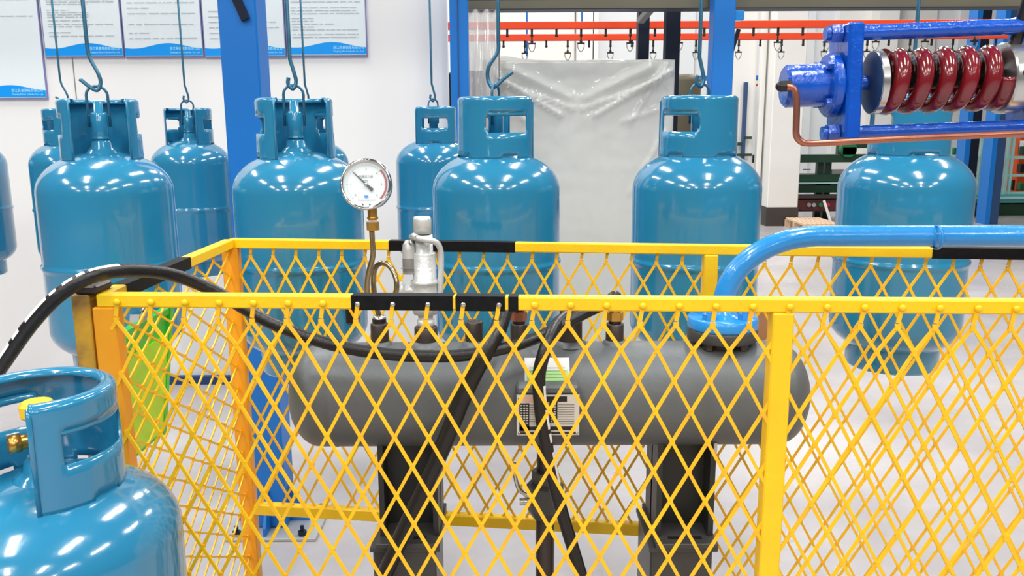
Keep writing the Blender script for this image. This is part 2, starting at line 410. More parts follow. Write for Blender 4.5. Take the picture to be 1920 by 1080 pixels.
def simple_post(px0, px1, py, Y, zt, mname, label, depth=.1, z0=0.0):
    xa, xb = P(px0, py, Y).x, P(px1, py, Y).x
    t = thing('steel_post', label, 'post', ((xa+xb)/2, Y+depth/2, z0))
    m = MB(); m.box((xa, Y, z0+.012), (xb, Y+depth, zt), bev=.004); obj('shaft', m, mname, t)
    m = MB(); m.box((xa-.05, Y-.04, z0), (xb+.05, Y+depth+.04, z0+.012)); obj('foot_plate', m, 'floorsteel', t)
    return t, xa, xb
beam_z = P(1000, 18, 4.9).z
t, xa, xb = simple_post(843, 877, 60, 4.62, 3.2, 'blue', 'bright blue steel post closing the right end of the notice board wall', .12)
m = MB(); m.box((xa+.042, 4.615, .02), (xa+.046, 4.62, 3.2)); obj('fold_line', m, 'dkblue', t)
t, xa, xb = simple_post(1338, 1378, 60, 4.75, 3.4, 'blue', 'bright blue steel post behind the fourth hanging cylinder', .12)
m = MB(); m.box((xb, 4.79, P(1390, 36, 4.75).z), (P(1400, 20, 4.75).x, 4.87, P(1390, 18, 4.75).z), bev=.003); obj('bracket', m, 'skyblue', t)
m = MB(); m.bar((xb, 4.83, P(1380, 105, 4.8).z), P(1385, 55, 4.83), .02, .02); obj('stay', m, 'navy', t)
simple_post(1197, 1218, 60, 5.9, 3.4, 'navy', 'narrow shade-darkened blue steel post rising behind the plastic wrapped cabinet', .1)  # this post and the next: blue steel with its shade put into the colour
simple_post(1249, 1276, 60, 5.62, 3.4, 'navy', 'shade-darkened blue steel post along the right edge of the wrapped cabinet', .1)

# mezzanine beam
bx0, bx1 = P(877, 5, 5.0).x, P(1845, 5, 5.0).x
t = thing('mezzanine_beam', 'olive grey steel beam spanning the top of the picture above the red conveyor', 'beam', ((bx0+bx1)/2, 5.1, beam_z))
m = MB(); m.box((bx0, 4.9, beam_z+.004), (bx1+1.2, 5.02, beam_z+.05)); obj('flange', m, 'olive', t)
m = MB(); m.box((bx0, 4.94, beam_z+.05), (bx1+1.2, 4.98, beam_z+.35)); obj('web', m, 'olive', t)
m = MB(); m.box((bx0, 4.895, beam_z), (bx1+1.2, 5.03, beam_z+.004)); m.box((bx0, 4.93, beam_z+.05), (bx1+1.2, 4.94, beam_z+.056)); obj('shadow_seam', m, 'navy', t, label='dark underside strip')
m = MB(); m.box((bx0, 4.9, beam_z+.35), (bx1+1.2, 5.02, beam_z+.40)); obj('flange', m, 'olive', t)
m = MB(); m.bar((P(1200,40,5.8).x, 5.8, P(1200,40,5.8).z), P(1246,-12,5.6), .05, .03); obj('diagonal_brace', m, 'grey', t)

# cloudy plastic sheet beside the blue post
xa, xb = P(878, 100, 4.9).x, P(936, 100, 4.9).x
zt, zbm = beam_z, P(900, 182, 4.9).z
t = thing('plastic_curtain', 'cloudy plastic curtain strip hanging between the blue post and the wrapped cabinet', 'curtain', ((xa+xb)/2, 4.88, zbm-.5))
m = MB(); n = 14; vs = []; fs = []
for i in range(n+1):
    x = xa+(xb-xa)*i/n; y = 4.88+.008*math.sin(i*1.3)
    vs += [(x, y, zbm-.5), (x, y, zt)]
for i in range(n): fs.append((2*i, 2*i+2, 2*i+3, 2*i+1))
m.add(vs, fs, True); obj('sheet', m, 'strip', t, solid=.002)
m = MB(); m.box((xb-.004, 4.872, zbm-.5), (xb+.004, 4.888, zt)); obj('edge_strip', m, 'grey', t)
m = MB(); m.box((xa, 4.875, P(900, 20, 4.9).z), (xb, 4.90, zt)); obj('top_strip', m, 'grey', t)

# ================================================================== RED OVERHEAD CONVEYORS
def red_rail(pyt, pyb, Y, px0, px1, pitch, first, longpar, label):
    zt, zb_ = P(1200, pyt, Y).z, P(1200, pyb, Y).z
    x0, x1 = P(px0, pyt, Y).x, P(px1, pyt, Y).x
    t = thing('overhead_conveyor', label, 'conveyor', ((x0+x1)/2, Y+.04, zb_))
    m = MB(); m.box((x0, Y, zb_), (x1, Y+.08, zt), bev=.004); obj('rail', m, 'red', t)
    px = first; k = 0
    while px < px1-200:
        x = P(px, pyb, Y).x
        long_ = (k % 2) == longpar
        L = .11 if long_ else .062
        m = MB(); m.bar((x, Y+.03, zb_), (x, Y+.03, zb_-.045), .018, .012)
        m.sphere((x, Y+.03, zb_-.05), .013, 6); m.cyl((x, Y+.03, zb_-L), (0,0,1), .006, L-.045, 8)
        h = obj('hanger', m, 'dark', t)
        if long_:
            m = MB(); m.bar((x-.03, Y+.03, zb_-L), (x+.03, Y+.03, zb_-L), .01, .012); m.sphere((x, Y+.03, zb_-L+.015), .012, 6)
            pts = [(x-.022, Y+.03, zb_-L), (x-.026, Y+.03, zb_-L-.025), (x-.008, Y+.03, zb_-L-.06), (x+.008, Y+.03, zb_-L-.06), (x+.026, Y+.03, zb_-L-.025), (x+.022, Y+.03, zb_-L)]
            obj('crossbar', m, 'dark', h)
            m = MB(); m.tube(spline(pts, 4), .0035, 6); obj('ring', m, 'grey', h)
        px += pitch; k += 1
    return t
red_rail(39.5, 53, 7.0, 700, 2300, 46.4, 951, 1, 'nearer and higher orange-red overhead conveyor rail with hangers, under the olive beam')
red_rail(63, 75, 8.1, 760, 2300, 40.3, 944, 1, 'farther and lower orange-red overhead conveyor rail with hangers, under the olive beam')
m = MB()
t = thing('hanger_rods', 'two thin blue rods rising above the red conveyor rails', 'rod', P(988, 52, 8.3))
for px, y0, y1 in ((988, 106, -30), (1091, 52, -30)):
    a = P(px, y0, 8.25); c = P(px, y1, 8.25); m = MB(); m.cyl((a.x, a.y, a.z), (0,0,1), .009, c.z-a.z, 8); obj('rod', m, 'blue', t)

# ================================================================== WRAPPED CABINET
KY = 4.95
kx0, kx1 = P(906, 250, KY).x, P(1262, 250, KY).x
kz = P(1080, 113, KY).z
t = thing('wrapped_cabinet', 'tall pale cabinet wrapped in creased clear plastic film, behind the middle cylinders', 'cabinet', ((kx0+kx1)/2, KY+.25, 0))
m = MB(); m.box((kx0+.015, KY+.03, 0), (kx1-.015, KY+.5, kz-.01), bev=.01); obj('body', m, 'cabinet', t)
m = MB(); nx, nz = 90, 110; vs = []; fs = []
cxm = (kx0+kx1)/2; W2 = (kx1-kx0)/2
def seg_fold(x, z, ax, az, bx, bz, w, h):
    dx, dz = bx-ax, bz-az; L = math.hypot(dx, dz); tt = ((x-ax)*dx+(z-az)*dz)/(L*L); tt = min(1, max(0, tt))
    d = math.hypot(x-(ax+dx*tt), z-(az+dz*tt)); return h*math.exp(-(d/w)**2)*(1-.5*tt)
from mathutils import noise
for j in range(nz+1):
    for i in range(nx+1):
        u = i/nx*2-1; v = j/nz
        x = cxm+W2*u; z = kz*(v)
        zz = z-kz
        y = KY+.012
        for s_ in (-1, 1):
            for (ax, az, bx, bz, w, h) in ((.52, -.06, .10, -.30, .018, .03), (.46, -.10, .02, -.27, .012, .022), (.50, -.02, .30, -.34, .014, .016), (.40, -.04, .05, -.20, .03, .02), (.52, -.25, .25, -.34, .014, .014), (.5, -.4, .3, -.75, .012, .010)):
                y -= seg_fold(x, zz, cxm+s_*ax, az, cxm+s_*bx, bz, w*.75, h*1.9)
        y += .010*math.exp(-((x-cxm)/.3)**2-((zz+.12)/.09)**2)
        y -= .008*noise.noise(Vector((x*9, zz*14, 0))) * math.exp(zz*1.4)
        y -= .004*noise.noise(Vector((x*26, zz*26, 3))) * math.exp(zz*2.2)
        vs.append((x, y, z))
for j in range(nz):
    for i in range(nx): a = j*(nx+1)+i; fs.append((a, a+1, a+nx+2, a+nx+1))
m.add(vs, fs, True)
o = len(m.v)
# top sheet, a little rumpled
vs = []; fs = []
for j in range(9):
    for i in range(41):
        x = kx0+(kx1-kx0)*i/40; y = KY+.01+.5*j/8
        vs.append((x, y, kz+.012*noise.noise(Vector((x*5, y*7, 1)))*(j > 0)+(.006 if j else 0)+(.02*math.exp(-((x-kx0-.12)/.1)**2) if j else 0)))
for j in range(8):
    for i in range(40): a = j*41+i; fs.append((a, a+1, a+42, a+41))
m.add(vs, fs, True)
for xx in (kx0, kx1): m.quad((xx, KY+.01, 0), (xx, KY+.51, 0), (xx, KY+.51, kz), (xx, KY+.01, kz))
obj('film_wrap', m, 'film', t, solid=.0012)

# things behind it
xa, xb = P(868, 200, 6.3).x, P(912, 200, 6.3).x
m = MB(); m.box((xa-.1, 6.3, 0), (xb, 6.7, P(890, 132, 6.3).z), bev=.02); tag(obj('dark_cabinet', m, 'dark'), 'black cabinet standing half hidden behind the cloudy plastic curtain', 'cabinet')
dz = P(1290, 138, 6.55).z; dxc = P(1274, 160, 6.55).x
DRY = 6.75
t = thing('storage_drum', 'khaki brown drum standing between the wrapped cabinet and the blue post', 'drum', (dxc, 6.75, 0))
m = MB(); m.lathe([(0,0), (.2,0), (.2,.02), (.2,dz-.05), (.19,dz-.02), (.15,dz), (0,dz+.005)], (dxc, 6.75, 0)); obj('shell', m, 'khaki', t)
for zz in (.5, 1.1):
    m = MB(); m.lathe([(.2, zz-.012), (.207, zz), (.2, zz+.012)], (dxc, 6.75, 0)); obj('hoop', m, 'khaki', t)

# ================================================================== GAS CYLINDERS
def dome_z(r, rb, zs, h):             # semi-ellipse shoulder
    return zs + h*math.sqrt(max(0, 1-(r/rb)**2))
RB = .157; ZS = .452; HS = .098; HB = .085; ZB = .115
def make_cylinder():
    t = thing('gas_cylinder', 'x', 'gas cylinder')
    prof = []
    for i in range(13):
        a = i/12*PI/2; prof.append((RB*math.sin(a), ZB - HB*math.cos(a)))
    prof += [(RB, ZB+.06), (RB, .262), (RB+.0006, .268), (RB+.0035, .271), (RB+.0038, .275), (RB+.0035, .279), (RB+.0006, .282), (RB, .288), (RB, .37)]
    for i in range(17):
        a = i/16*PI/2
        r = RB*math.cos(a)**0.92 if i < 16 else 0.0
        z = ZS + HS*math.sin(a)
        if r >= .021: prof.append((r, z))
    prof += [(.021, ZS+HS+.0)]
    m = MB(); m.lathe(prof, n=64); body = obj('body', m, 'cyl', t, local=True)
    m = MB(); m.lathe([(.040, ZS+HS*.94), (.032, ZS+HS+.004), (.024, ZS+HS+.010), (.022, ZS+HS+.024), (.019, ZS+HS+.026), (.017, ZS+HS+.030), (0, ZS+HS+.030)], n=24); obj('neck_boss', m, 'cyl', t, local=True)
    m = MB()
    m.lathe([(.112, .062), (.112, .006), (.108, .0), (.103, .002), (.104, .008), (.108, .012), (.108, .062)], n=48); obj('foot_ring', m, 'cyl', t, local=True)
    # collar: curved shroud, opening towards -Y, two hand holes, rolled rim
    RC = .092; ZT = .675
    th0, th1 = R(-90+43), R(-90-43+360)
    N = 84; cols = [th0+(th1-th0)*i/N for i in range(N+1)]
    zb_ = ZS+HS*math.sin(math.acos(min(1, (RC/RB)**(1/0.92))))-.003
    zlev = [0, .008, .020, .045, .062, .070, .082, .096, .108, .118, .128, .138]
    H = ZT - zb_
    wlo, whi = .062, .108
    prof = [(RC-.002*(z/.13), zb_+z) for z in zlev if zb_+z < ZT-.009]
    wi = [i for i, z in enumerate(zlev) if z in (wlo, whi)]
    rim = [(RC-.0015-.009*(1-math.cos(a)), ZT-.009+.009*math.sin(a)) for a in [PI/2*k/5 for k in range(6)]] + [(RC-.0145, ZT-.0008), (RC-.0178, ZT-.004), (RC-.0188, ZT-.009)]
    prof += rim
    vs = [(r*math.cos(a), r*math.sin(a), z) for (r, z) in prof for a in cols]
    fs = []
    open_dir = R(-90)
    for i in range(len(prof)-1):
        for k in range(N):
            am = (cols[k]+cols[k+1])/2
            rel = math.degrees((am-open_dir)) % 360
            if rel > 180: rel -= 360
            if wi[0] <= i < wi[1]:
                lim = 35 if wi[0] < i < wi[1]-1 else 33
                if abs(abs(rel)-96) < lim: continue
            if i == 0 and (abs(abs(rel)-180) < 24 or abs(abs(rel)-95) < 12): continue
            fs.append((i*(N+1)+k, i*(N+1)+k+1, (i+1)*(N+1)+k+1, (i+1)*(N+1)+k))
    m = MB(); m.add(vs, fs, True); col = obj('collar', m, 'cyl', t, local=True, solid=.0035)
    for s in (-1, 1):                       # rolled grip over each hand hole
        m = MB(); pts = []
        for k in range(15):
            a = open_dir + s*R(96-35+70*k/14)
            pts.append(((RC-.006)*math.cos(a), (RC-.006)*math.sin(a), zb_+whi-.002))
        m.tube(pts, .0062, 10); obj('hand_grip', m, 'cyl', col, local=True)
    for s in (-1, 1):                       # folded lips beside the opening
        a = th0 if s < 0 else th1
        m = MB(); m.tube([(RC*math.cos(a), RC*math.sin(a), zb_+.002), (RC*math.cos(a), RC*math.sin(a), ZT-.012), ((RC-.006)*math.cos(a), (RC-.006)*math.sin(a), ZT-.003)], .0032, 8); obj('edge_lip', m, 'cyl', col, local=True)
    return t
def add_plug(t):
    z0 = ZS+HS+.030
    m = MB(); m.lathe([(0,z0), (.0195,z0), (.0195,z0+.003), (.0175,z0+.006), (.0185,z0+.010), (.0185,z0+.060), (.016,z0+.064), (.011,z0+.064), (.0105,z0+.090), (0,z0+.092)], n=20); pl = obj('lifting_plug', m, 'cyl', t, local=True)
    w = .0235; pts = [(-w, 0, z0+.030), (-w, 0, z0+.105)]
    for k in range(1, 9): a = PI-PI*k/9; pts.append((w*math.cos(a), 0, z0+.105+.022*math.sin(a)))
    pts += [(w, 0, z0+.105), (w, 0, z0+.030)]
    m = MB(); m.tube(pts, .0033, 8)
    m.bar((-w, 0, z0+.058), (w, 0, z0+.058), .006, .004); obj('bail', m, 'hook', pl, local=True)
    return z0+.127
proto = make_cylinder(); bail_z = add_plug(proto)

FD, BD = 2.12, 3.52
ztop = P(932, 181, FD-.092).z
zfoot = ztop-.675
rows = [
 # px, Y, rot of opening (deg, 0 = facing the camera), label
 (203, FD, 25, 'nearest-row hanging blue gas cylinder at far left, its collar open', 0),
 (562, FD, 27, 'nearest-row hanging blue gas cylinder just left of the pressure gauge, collar open', 0),
 (931, FD, 117, 'nearest-row hanging blue gas cylinder in front of the left edge of the wrapped cabinet', 0),
 (1304, FD, -142, 'nearest-row hanging blue gas cylinder before the bright blue post', 0),
 (1693, FD, 180, 'nearest-row hanging blue gas cylinder under the crimson spring, furthest right', 0),
 (-66, BD, 20, 'back-row hanging gas cylinder cut off by the left edge of the picture', 1),
 (137, BD, 57, 'back-row hanging blue gas cylinder peeping out behind the far-left front cylinder', 1),
 (361, BD, -5, 'smaller-looking back-row blue gas cylinder left of the wide blue column, collar open', 1),
 (582, BD, 20, 'back-row hanging blue gas cylinder almost hidden behind the one left of the gauge', 1),
 (815, BD, -87, 'back-row hanging blue gas cylinder between the gauge and the middle front cylinder', 1),
]
hangs = []
for i, (px, Y, rz, lab, row) in enumerate(rows):
    c = proto if i == 0 else copy_tree(proto)
    p = P(px, 400 if row == 0 else 330, Y)
    c.location = (p.x, Y, zfoot); c.rotation_euler = (0, 0, R(rz)); c['label'] = lab
    c['group'] = 'front row of hanging gas cylinders' if row == 0 else 'back row of hanging gas cylinders'
    # keep every bail square to the camera as the hook holds it
    for ch in [x for x in COL.objects if x.parent == c and x.name.startswith('lifting_plug')]:
        ch.rotation_euler = (0, 0, -R(rz) + R((22, 12, 70, 8, 80, 0, 20, 18, 10, 40)[i]))
    hangs.append((c.location.x, Y, zfoot+bail_z, i, row))
# hooks
hk_lab = ['over the far-left front cylinder', 'over the front cylinder left of the gauge', 'over the middle front cylinder', 'over the front cylinder by the bright blue post', 'over the front cylinder beneath the spring',
          'over the cylinder cut off at the left edge', 'over the back cylinder behind the far-left one', 'over the back cylinder left of the wide blue column', 'over the hidden back cylinder left of the gauge', 'over the back cylinder right of the gauge']
ZTRK = 2.95
for (x, Y, z, i, row) in hangs:
    s = 1 if i in (2, ) else -1
    kx = (.028 if i in (0, 2, 6) else .012)
    if i == 2:
        pts = [(x+.008, Y, ZTRK), (x+.008, Y, z+.10), (x+.006, Y, z+.075), (x-.016, Y, z+.04), (x-.018, Y, z+.012), (x-.008, Y-.004, z-.008), (x+.004, Y-.006, z-.003), (x+.02, Y-.006, z+.012), (x+.042, Y-.006, z+.028)]
    elif i in (0, 6):
        pts = [(x-.014, Y, ZTRK), (x-.012, Y, z+.09), (x-.008, Y, z+.065), (x+.008, Y, z+.03), (x+.012, Y, z+.008), (x+.004, Y-.004, z-.010), (x-.012, Y-.006, z-.002), (x-.034, Y-.006, z+.016)]
    else:
        pts = [(x-.006, Y, ZTRK), (x-.004, Y, z+.06), (x+.004, Y, z+.03), (x+.008, Y, z+.008), (x+.001, Y-.004, z-.009), (x-.010, Y-.006, z+.002), (x-.008, Y-.006, z+.018)]
    m = MB(); m.tube([pts[0]]+spline(pts[1:], 5), .0048 if row == 0 else .0042, 8)
    o = obj('hanging_hook', m, 'hook')
    tag(o, ('front-row' if row == 0 else 'back-row')+' bent blue steel rod hook '+hk_lab[i], 'hook', 'hooks holding the gas cylinders')
for nm, Y in (('nearer', FD), ('farther', BD)):
    t = thing('overhead_track', 'steel conveyor track above the picture carrying the %s hooks' % nm, 'track', (0, Y, ZTRK))
    m = MB(); m.box((-4, Y-.03, ZTRK), (3.4, Y+.03, ZTRK+.008)); m.box((-4, Y-.004, ZTRK+.008), (3.4, Y+.004, ZTRK+.07)); m.box((-4, Y-.03, ZTRK+.07), (3.4, Y+.03, ZTRK+.078)); obj('rail', m, 'dkblue', t)

# foreground cylinder standing on a filling stand
FY = 1.02
fx = P(67, 742, FY).x; fzt = P(80, 725, FY).z
fz = fzt-.675*.93
c = copy_tree(proto); c['label'] = 'big foreground blue gas cylinder at lower left with brass valve and yellow knob'; c['group'] = 'foreground gas cylinder'
if 'group' in c: del c['group']
c.location = (fx, FY, fz); c.rotation_euler = (0, 0, R(-19)); c.scale = (1, 1, .93)
for ch in [x for x in COL.objects if x.parent == c and x.name.startswith('lifting_plug')]:
    for g in [x for x in COL.objects if x.parent == ch]: bpy.data.objects.remove(g)
    bpy.data.objects.remove(ch)
z0 = ZS+HS+.030
m = MB(); m.lathe([(0,z0), (.014,z0), (.014,z0+.012), (.012,z0+.014), (.012,z0+.045), (.008,z0+.047), (0,z0+.047)], n=16)
m.cyl((0,0,z0+.022), (-.55,-.83,0), .010, .034, 16, .001)
v = obj('valve', m, 'brass', c, local=True)
m = MB()
for rr, L0, L1 in ((.0125, .022, .036),):
    m.lathe([(.008, L0), (rr, L0), (rr, L1), (.0085, L1), (.0085, L0+.003), (0, L0+.003)], (0,0,z0+.022), (-.55,-.83,0), 20)
obj('outlet_nut', m, 'brass', v, local=True)
m = MB(); pr = []
m.lathe([(0,z0+.052), (.017,z0+.052), (.021,z0+.056), (.021,z0+.070), (.017,z0+.075), (0,z0+.076)], n=10, smooth=False); m.cyl((0,0,z0+.045), (0,0,1), .006, .01, 10); obj('hand_knob', m, 'knob', v, local=True)
# small blue locking wire hooked over the rim
# stand below the picture
t = thing('filling_stand', 'steel stand carrying the foreground cylinder, below the picture', 'stand', (fx, FY, 0))
m = MB(); m.box((fx-.17, FY-.17, fz-.02), (fx+.17, FY+.17, fz), bev=.003); obj('top_plate', m, 'floorsteel', t)
for sx_ in (-1, 1):
    for sy_ in (-1, 1):
        m = MB(); m.box((fx+sx_*.145-.02, FY+sy_*.145-.02, 0), (fx+sx_*.145+.02, FY+sy_*.145+.02, fz-.02)); obj('leg', m, 'dkblue', t)

# ================================================================== FENCE
FL = P(186, 549, 1.25); ZR = FL.z
FR = PZ(1925, 561, ZR)
BL = PZ(432, 447, ZR); BR = PZ(1930, 466, ZR)
RH, RT = .020, .022            # rail height, thickness
def panel_frame(A, B):
    A = Vector((A.x, A.y, 0)); B = Vector((B.x, B.y, 0)); d = (B-A); L = d.length; u = d.normalized(); n = Vector((u.y, -u.x, 0))
    return A, u, n, L
def mesh_panel(A, u, n, L, zrow0, zrow1, zbot, off, u0, u1, name, parent, mt, side=1, dn=.012, first_stub=True, PU=.0515, SV=.0465, wd=.0050):
    w = wd; th = .0028
    m = MB()
    def pt(a, z, o=0): q = A + u*a + n*(dn+o); return Vector((q.x, q.y, z))
    rows_z = [zrow0, zrow1]
    while rows_z[-1]-SV > zbot: rows_z.append(rows_z[-1]-SV)
    kmin = int((u0-off)/PU)-2; kmax = int((u1-off)/PU)+2
    dabs = []
    for j, z in enumerate(rows_z):
        for k in range(kmin, kmax):
            a = off + k*PU + (0 if j % 2 == 0 else -PU/2)
            if a < u0 or a > u1: continue
            m.bar(pt(a, z+.0045), pt(a, z-.0045), w*1.5, th*1.3, up=n)     # bond
            if j == 0 and first_stub:
                m.bar(pt(a, z+.006), pt(a+.004, ZR-.010), w*1.2, th, up=n); dabs.append(pt(a+.004, ZR-.011, .002))
            if j+1 < len(rows_z):
                z2 = rows_z[j+1]
                for s in (-1, 1):
                    a2 = a + s*PU/2
                    if a2 < u0-.002 or a2 > u1+.002:
                        fr = (u1-a)/(PU/2) if s > 0 else (a-u0)/(PU/2)
                        if fr <= .05: continue
                        m.bar(pt(a, z-.0015), pt(a+s*PU/2*fr, z-.0015+(z2-z)*fr), w, th, up=n)
                    else:
                        m.bar(pt(a+s*.001, z-.0015, s*.0008), pt(a2-s*.001, z2+.0015, s*.0008), w, th, up=n)
    o = obj(name, m, mt, parent)
    return dabs
# ---- front panel
A, u, n, L = panel_frame(FL, FR)
t = thing('fence_panel', 'near yellow mesh fence panel with black banded rail, in front of the grey tank', 'fence', (FL.x+L/2, FL.y, 0))
L2 = L + .35
E = Vector((FL.x, FL.y, 0)) + u*L2
top = lambda q: Vector((q.x, q.y, ZR-RH/2))
m = MB(); m.bar(top(A-u*.0), top(E), RT, RH, bev=.002); rail = obj('top_rail', m, 'yellow', t)
a683 = (P(678, 597, FL.y)-Vector((FL.x, FL.y, ZR))).dot(u)
def zat(py): return P(700, py, FL.y-.01).z
dabs = mesh_panel(A, u, n, L2, zat(597), zat(642), .06, a683, .02, L2, 'expanded_mesh', t, 'ymesh')
def span(pxa, pxb, w, m, ext=.0008, zoff=0.0, py=565):
    a = (P(pxa, py, FL.y)-FL).dot(u); c = (P(pxb, py, FL.y)-FL).dot(u)
    p0 = top(A+u*a); p1 = top(A+u*c); m.bar(p0, p1, RT+ext*2, RH+ext*2)
for pa, pb in ((669, 856), (861, 951), (957, 975)):
    m = MB(); span(pa, pb, 0, m); obj('black_band', m, 'black', t)
bandx = [(P(669, 565, FL.y)-FL).dot(u), (P(975, 565, FL.y)-FL).dot(u)]
for d in dabs:
    a = (Vector((d.x, d.y, 0))-A).dot(u)
    inb = bandx[0] < a < bandx[1]
    m = MB(); m.sphere((d.x, d.y, d.z), .0042 if inb else .0055, 6, (1, .7, .9)); obj('weld_dab', m, 'steel' if inb else 'yellow', t)
def post(px, py, Yq, wd, parent, mname, dpt=.028, name='post', z1=ZR-RH):
    p = P(px, py, Yq); m = MB(); m.box((p.x-wd/2, Yq-dpt/2, 0), (p.x+wd/2, Yq+dpt/2, z1), bev=.002); return obj(name, m, mname, parent)
ypost = FL.y + (FR.y-FL.y)*((P(1463, 600, FL.y).x-FL.x)/(FR.x-FL.x))
post(1464, 600, ypost, .030, t, 'yellow')
post(204, 600, FL.y, .034, t, 'orange')
m = MB(); m.box((FL.x+.01, FL.y-.008, .05), (FL.x+L2, FL.y+.008, .07)); obj('bottom_rail', m, 'yellow', t)
post(2050, 600, FL.y, .030, t, 'yellow')
# ---- left side panel
A, u, n, L = panel_frame(FL, BL)
n = -n   # outwards? keep the mesh on the inner side
t = thing('fence_panel', 'short yellow side fence panel receding at left, carrying the lime folder', 'fence', ((FL.x+BL.x)/2, (FL.y+BL.y)/2, 0))
Ain = A
m = MB(); m.bar(top(A+u*.012), top(A+u*(L-.012)), RT, RH, bev=.002); obj('top_rail', m, 'yellow', t)
mesh_panel(A, u, n, L, ZR-.030, ZR-.0555, .06, .02, .015, L-.015, 'expanded_mesh', t, 'ymesh', dn=0.0, first_stub=True, PU=.093, SV=.0255, wd=.0038)
for f0, f1 in ((.11, .56),):
    m = MB(); m.bar(top(A+u*L*f0), top(A+u*L*f1), RT+.0016, RH+.0016); obj('black_band', m, 'black', t)
pr = P(163, 600, FL.y)
m = MB(); m.box((pr.x-.015, FL.y-.012, 0), (pr.x+.012, FL.y+.03, ZR-.001), bev=.002); obj('stained_post', m, 'rusty', t, label='rust-stained post')
m = MB(); a = P(166, 540, FL.y); m.box((a.x-.017, FL.y-.012, ZR), (a.x+.017, FL.y+.04, ZR+.013), bev=.003); m.sphere((a.x-.004, FL.y+.0, ZR+.013), .007, 6); obj('hinge_block', m, 'nozzle', t)
m = MB(); m.bar(Vector((A.x, A.y, .06))+u*.015, Vector((A.x, A.y, .06))+u*(L-.015), .016, .02); obj('bottom_rail', m, 'yellow', t)
# ---- back panel
A, u, n, L = panel_frame(BL, BR)
t = thing('fence_panel', 'rear yellow expanded-mesh fence panel with black banded rail, behind the grey tank', 'fence', (BL.x+L/2, BL.y, 0))
L2 = L+.3
m = MB(); m.bar(top(A), top(A+u*L2), RT, RH, bev=.002); obj('top_rail', m, 'yellow', t)
pm = P(1330, 500, BL.y + (BR.y-BL.y)*.6); apm = (Vector((pm.x, pm.y, 0))-A).dot(u)
zmid = P(700, 940, BL.y).z
def zbk(py): return P(560, py, BL.y).z
off = (P(472, 479, BL.y)-BL).dot(u)
mesh_panel(A, u, n, L2, zbk(480), zbk(516), zmid-.045, off, .015, apm, 'expanded_mesh', t, 'ymesh', dn=0.0, first_stub=True)
mesh_panel(A, u, n, L2, zbk(480), zbk(516), .06, off+.01, apm+.01, L2, 'expanded_mesh', t, 'ymesh', dn=0.0, first_stub=True)
zm = zmid
q0 = A+u*.015; q1 = A+u*apm
m = MB(); m.bar(Vector((q0.x, q0.y, zm-.014)), Vector((q1.x, q1.y, zm-.014)), .022, .026, bev=.002); obj('middle_rail', m, 'yellow', t)
for aa, mn, w_ in ((0.0, 'orange', .034), (apm, 'yellow', .028), (L2-.02, 'yellow', .028)):
    q = A+u*aa; m = MB(); m.box((q.x-w_/2, q.y-.014, 0), (q.x+w_/2, q.y+.014, ZR-RH), bev=.002); obj('post', m, mn, t)
for pa, pb in ((742, 964), (1688, 2000)):
    a = (P(pa, 456, BL.y)-BL).dot(u); c = (P(pb, 456, BL.y+(BR.y-BL.y)*.5)-BL).dot(u)
    m = MB(); m.bar(top(A+u*a), top(A+u*min(c, L2)), RT+.0016, RH+.0016); obj('black_band', m, 'black', t)
m = MB(); q0 = A+u*apm; q1 = A+u*L2; m.bar(Vector((q0.x, q0.y, .06)), Vector((q1.x, q1.y, .06)), .016, .02); obj('bottom_rail', m, 'yellow', t)

m = MB(); a_ = P(651, 606, BL.y+.03); c_ = P(673, 574, BL.y+.03); m.box((a_.x, BL.y+.012, a_.z), (c_.x, BL.y+.045, c_.z), bev=.004); m.box((a_.x, BL.y+.012, c_.z), (c_.x, BL.y+.045, c_.z+.002)); obj('latch_box', m, 'dark', t, label='small black box fixed to the mesh')
# lime folder hanging on the outside of the side panel
A, u, n, L = panel_frame(FL, BL)
def side_pt(px, py, o):              # point on the vertical plane of the side panel shifted outwards
    d = ray(px, py); q = Vector((FL.x-o, FL.y, 0)); nn = Vector((u.y, -u.x, 0))
    s = (q-CAM_LOC).dot(nn)/d.dot(nn); return CAM_LOC+d*s
OFF = .03
a0 = side_pt(233, 640, OFF); a1 = side_pt(322, 600, OFF)
zt_ = max(side_pt(236, 620, OFF).z, side_pt(318, 575, OFF).z); zb_ = side_pt(250, 895, OFF).z
d = (Vector((a1.x, a1.y, 0))-Vector((a0.x, a0.y, 0)))
t = thing('document_folder', 'lime green plastic document folder hanging on the left side fence panel', 'folder', (a0.x, a0.y, zb_))
def fb(m, fa, fb_, za, zc, oo, th):
    p0 = Vector((a0.x, a0.y, 0))+d*fa; p1 = Vector((a0.x, a0.y, 0))+d*fb_; nn = Vector((-d.y, d.x, 0)).normalized()
    q = [p0+nn*oo, p1+nn*oo, p1+nn*(oo+th), p0+nn*(oo+th)]
    lean = lambda z_: nn*(.034*(zt_-z_)/(zt_-zb_))
    m.add([(v.x+lean(za).x, v.y+lean(za).y, za) for v in q]+[(v.x+lean(zc).x, v.y+lean(zc).y, zc) for v in q], [(0,1,2,3), (4,7,6,5), (0,4,5,1), (1,5,6,2), (2,6,7,3), (3,7,4,0)])
H = zt_-zb_
m = MB(); fb(m, 0, 1, zb_, zt_-.006, 0, .012); obj('back_cover', m, 'greenedge', t)
m = MB(); fb(m, .03, .93, zb_+.01, zb_+H*.80, -.004, .004); obj('pocket', m, 'green', t)
m = MB(); fb(m, .0, .04, zb_, zt_, -.006, .02); fb(m, .93, 1.0, zb_, zt_, -.006, .02); fb(m, 0, 1, zt_-.012, zt_, -.004, .016); obj('rim', m, 'greenedge', t)
m = MB(); fb(m, -.08, .02, zb_+.02, zt_-.05, .013, .002); obj('paper_sheet', m, 'paper', t)
m = MB(); fb(m, .25, .45, zt_, zt_+.018, -.004, .016); obj('clip', m, 'chrome', t)
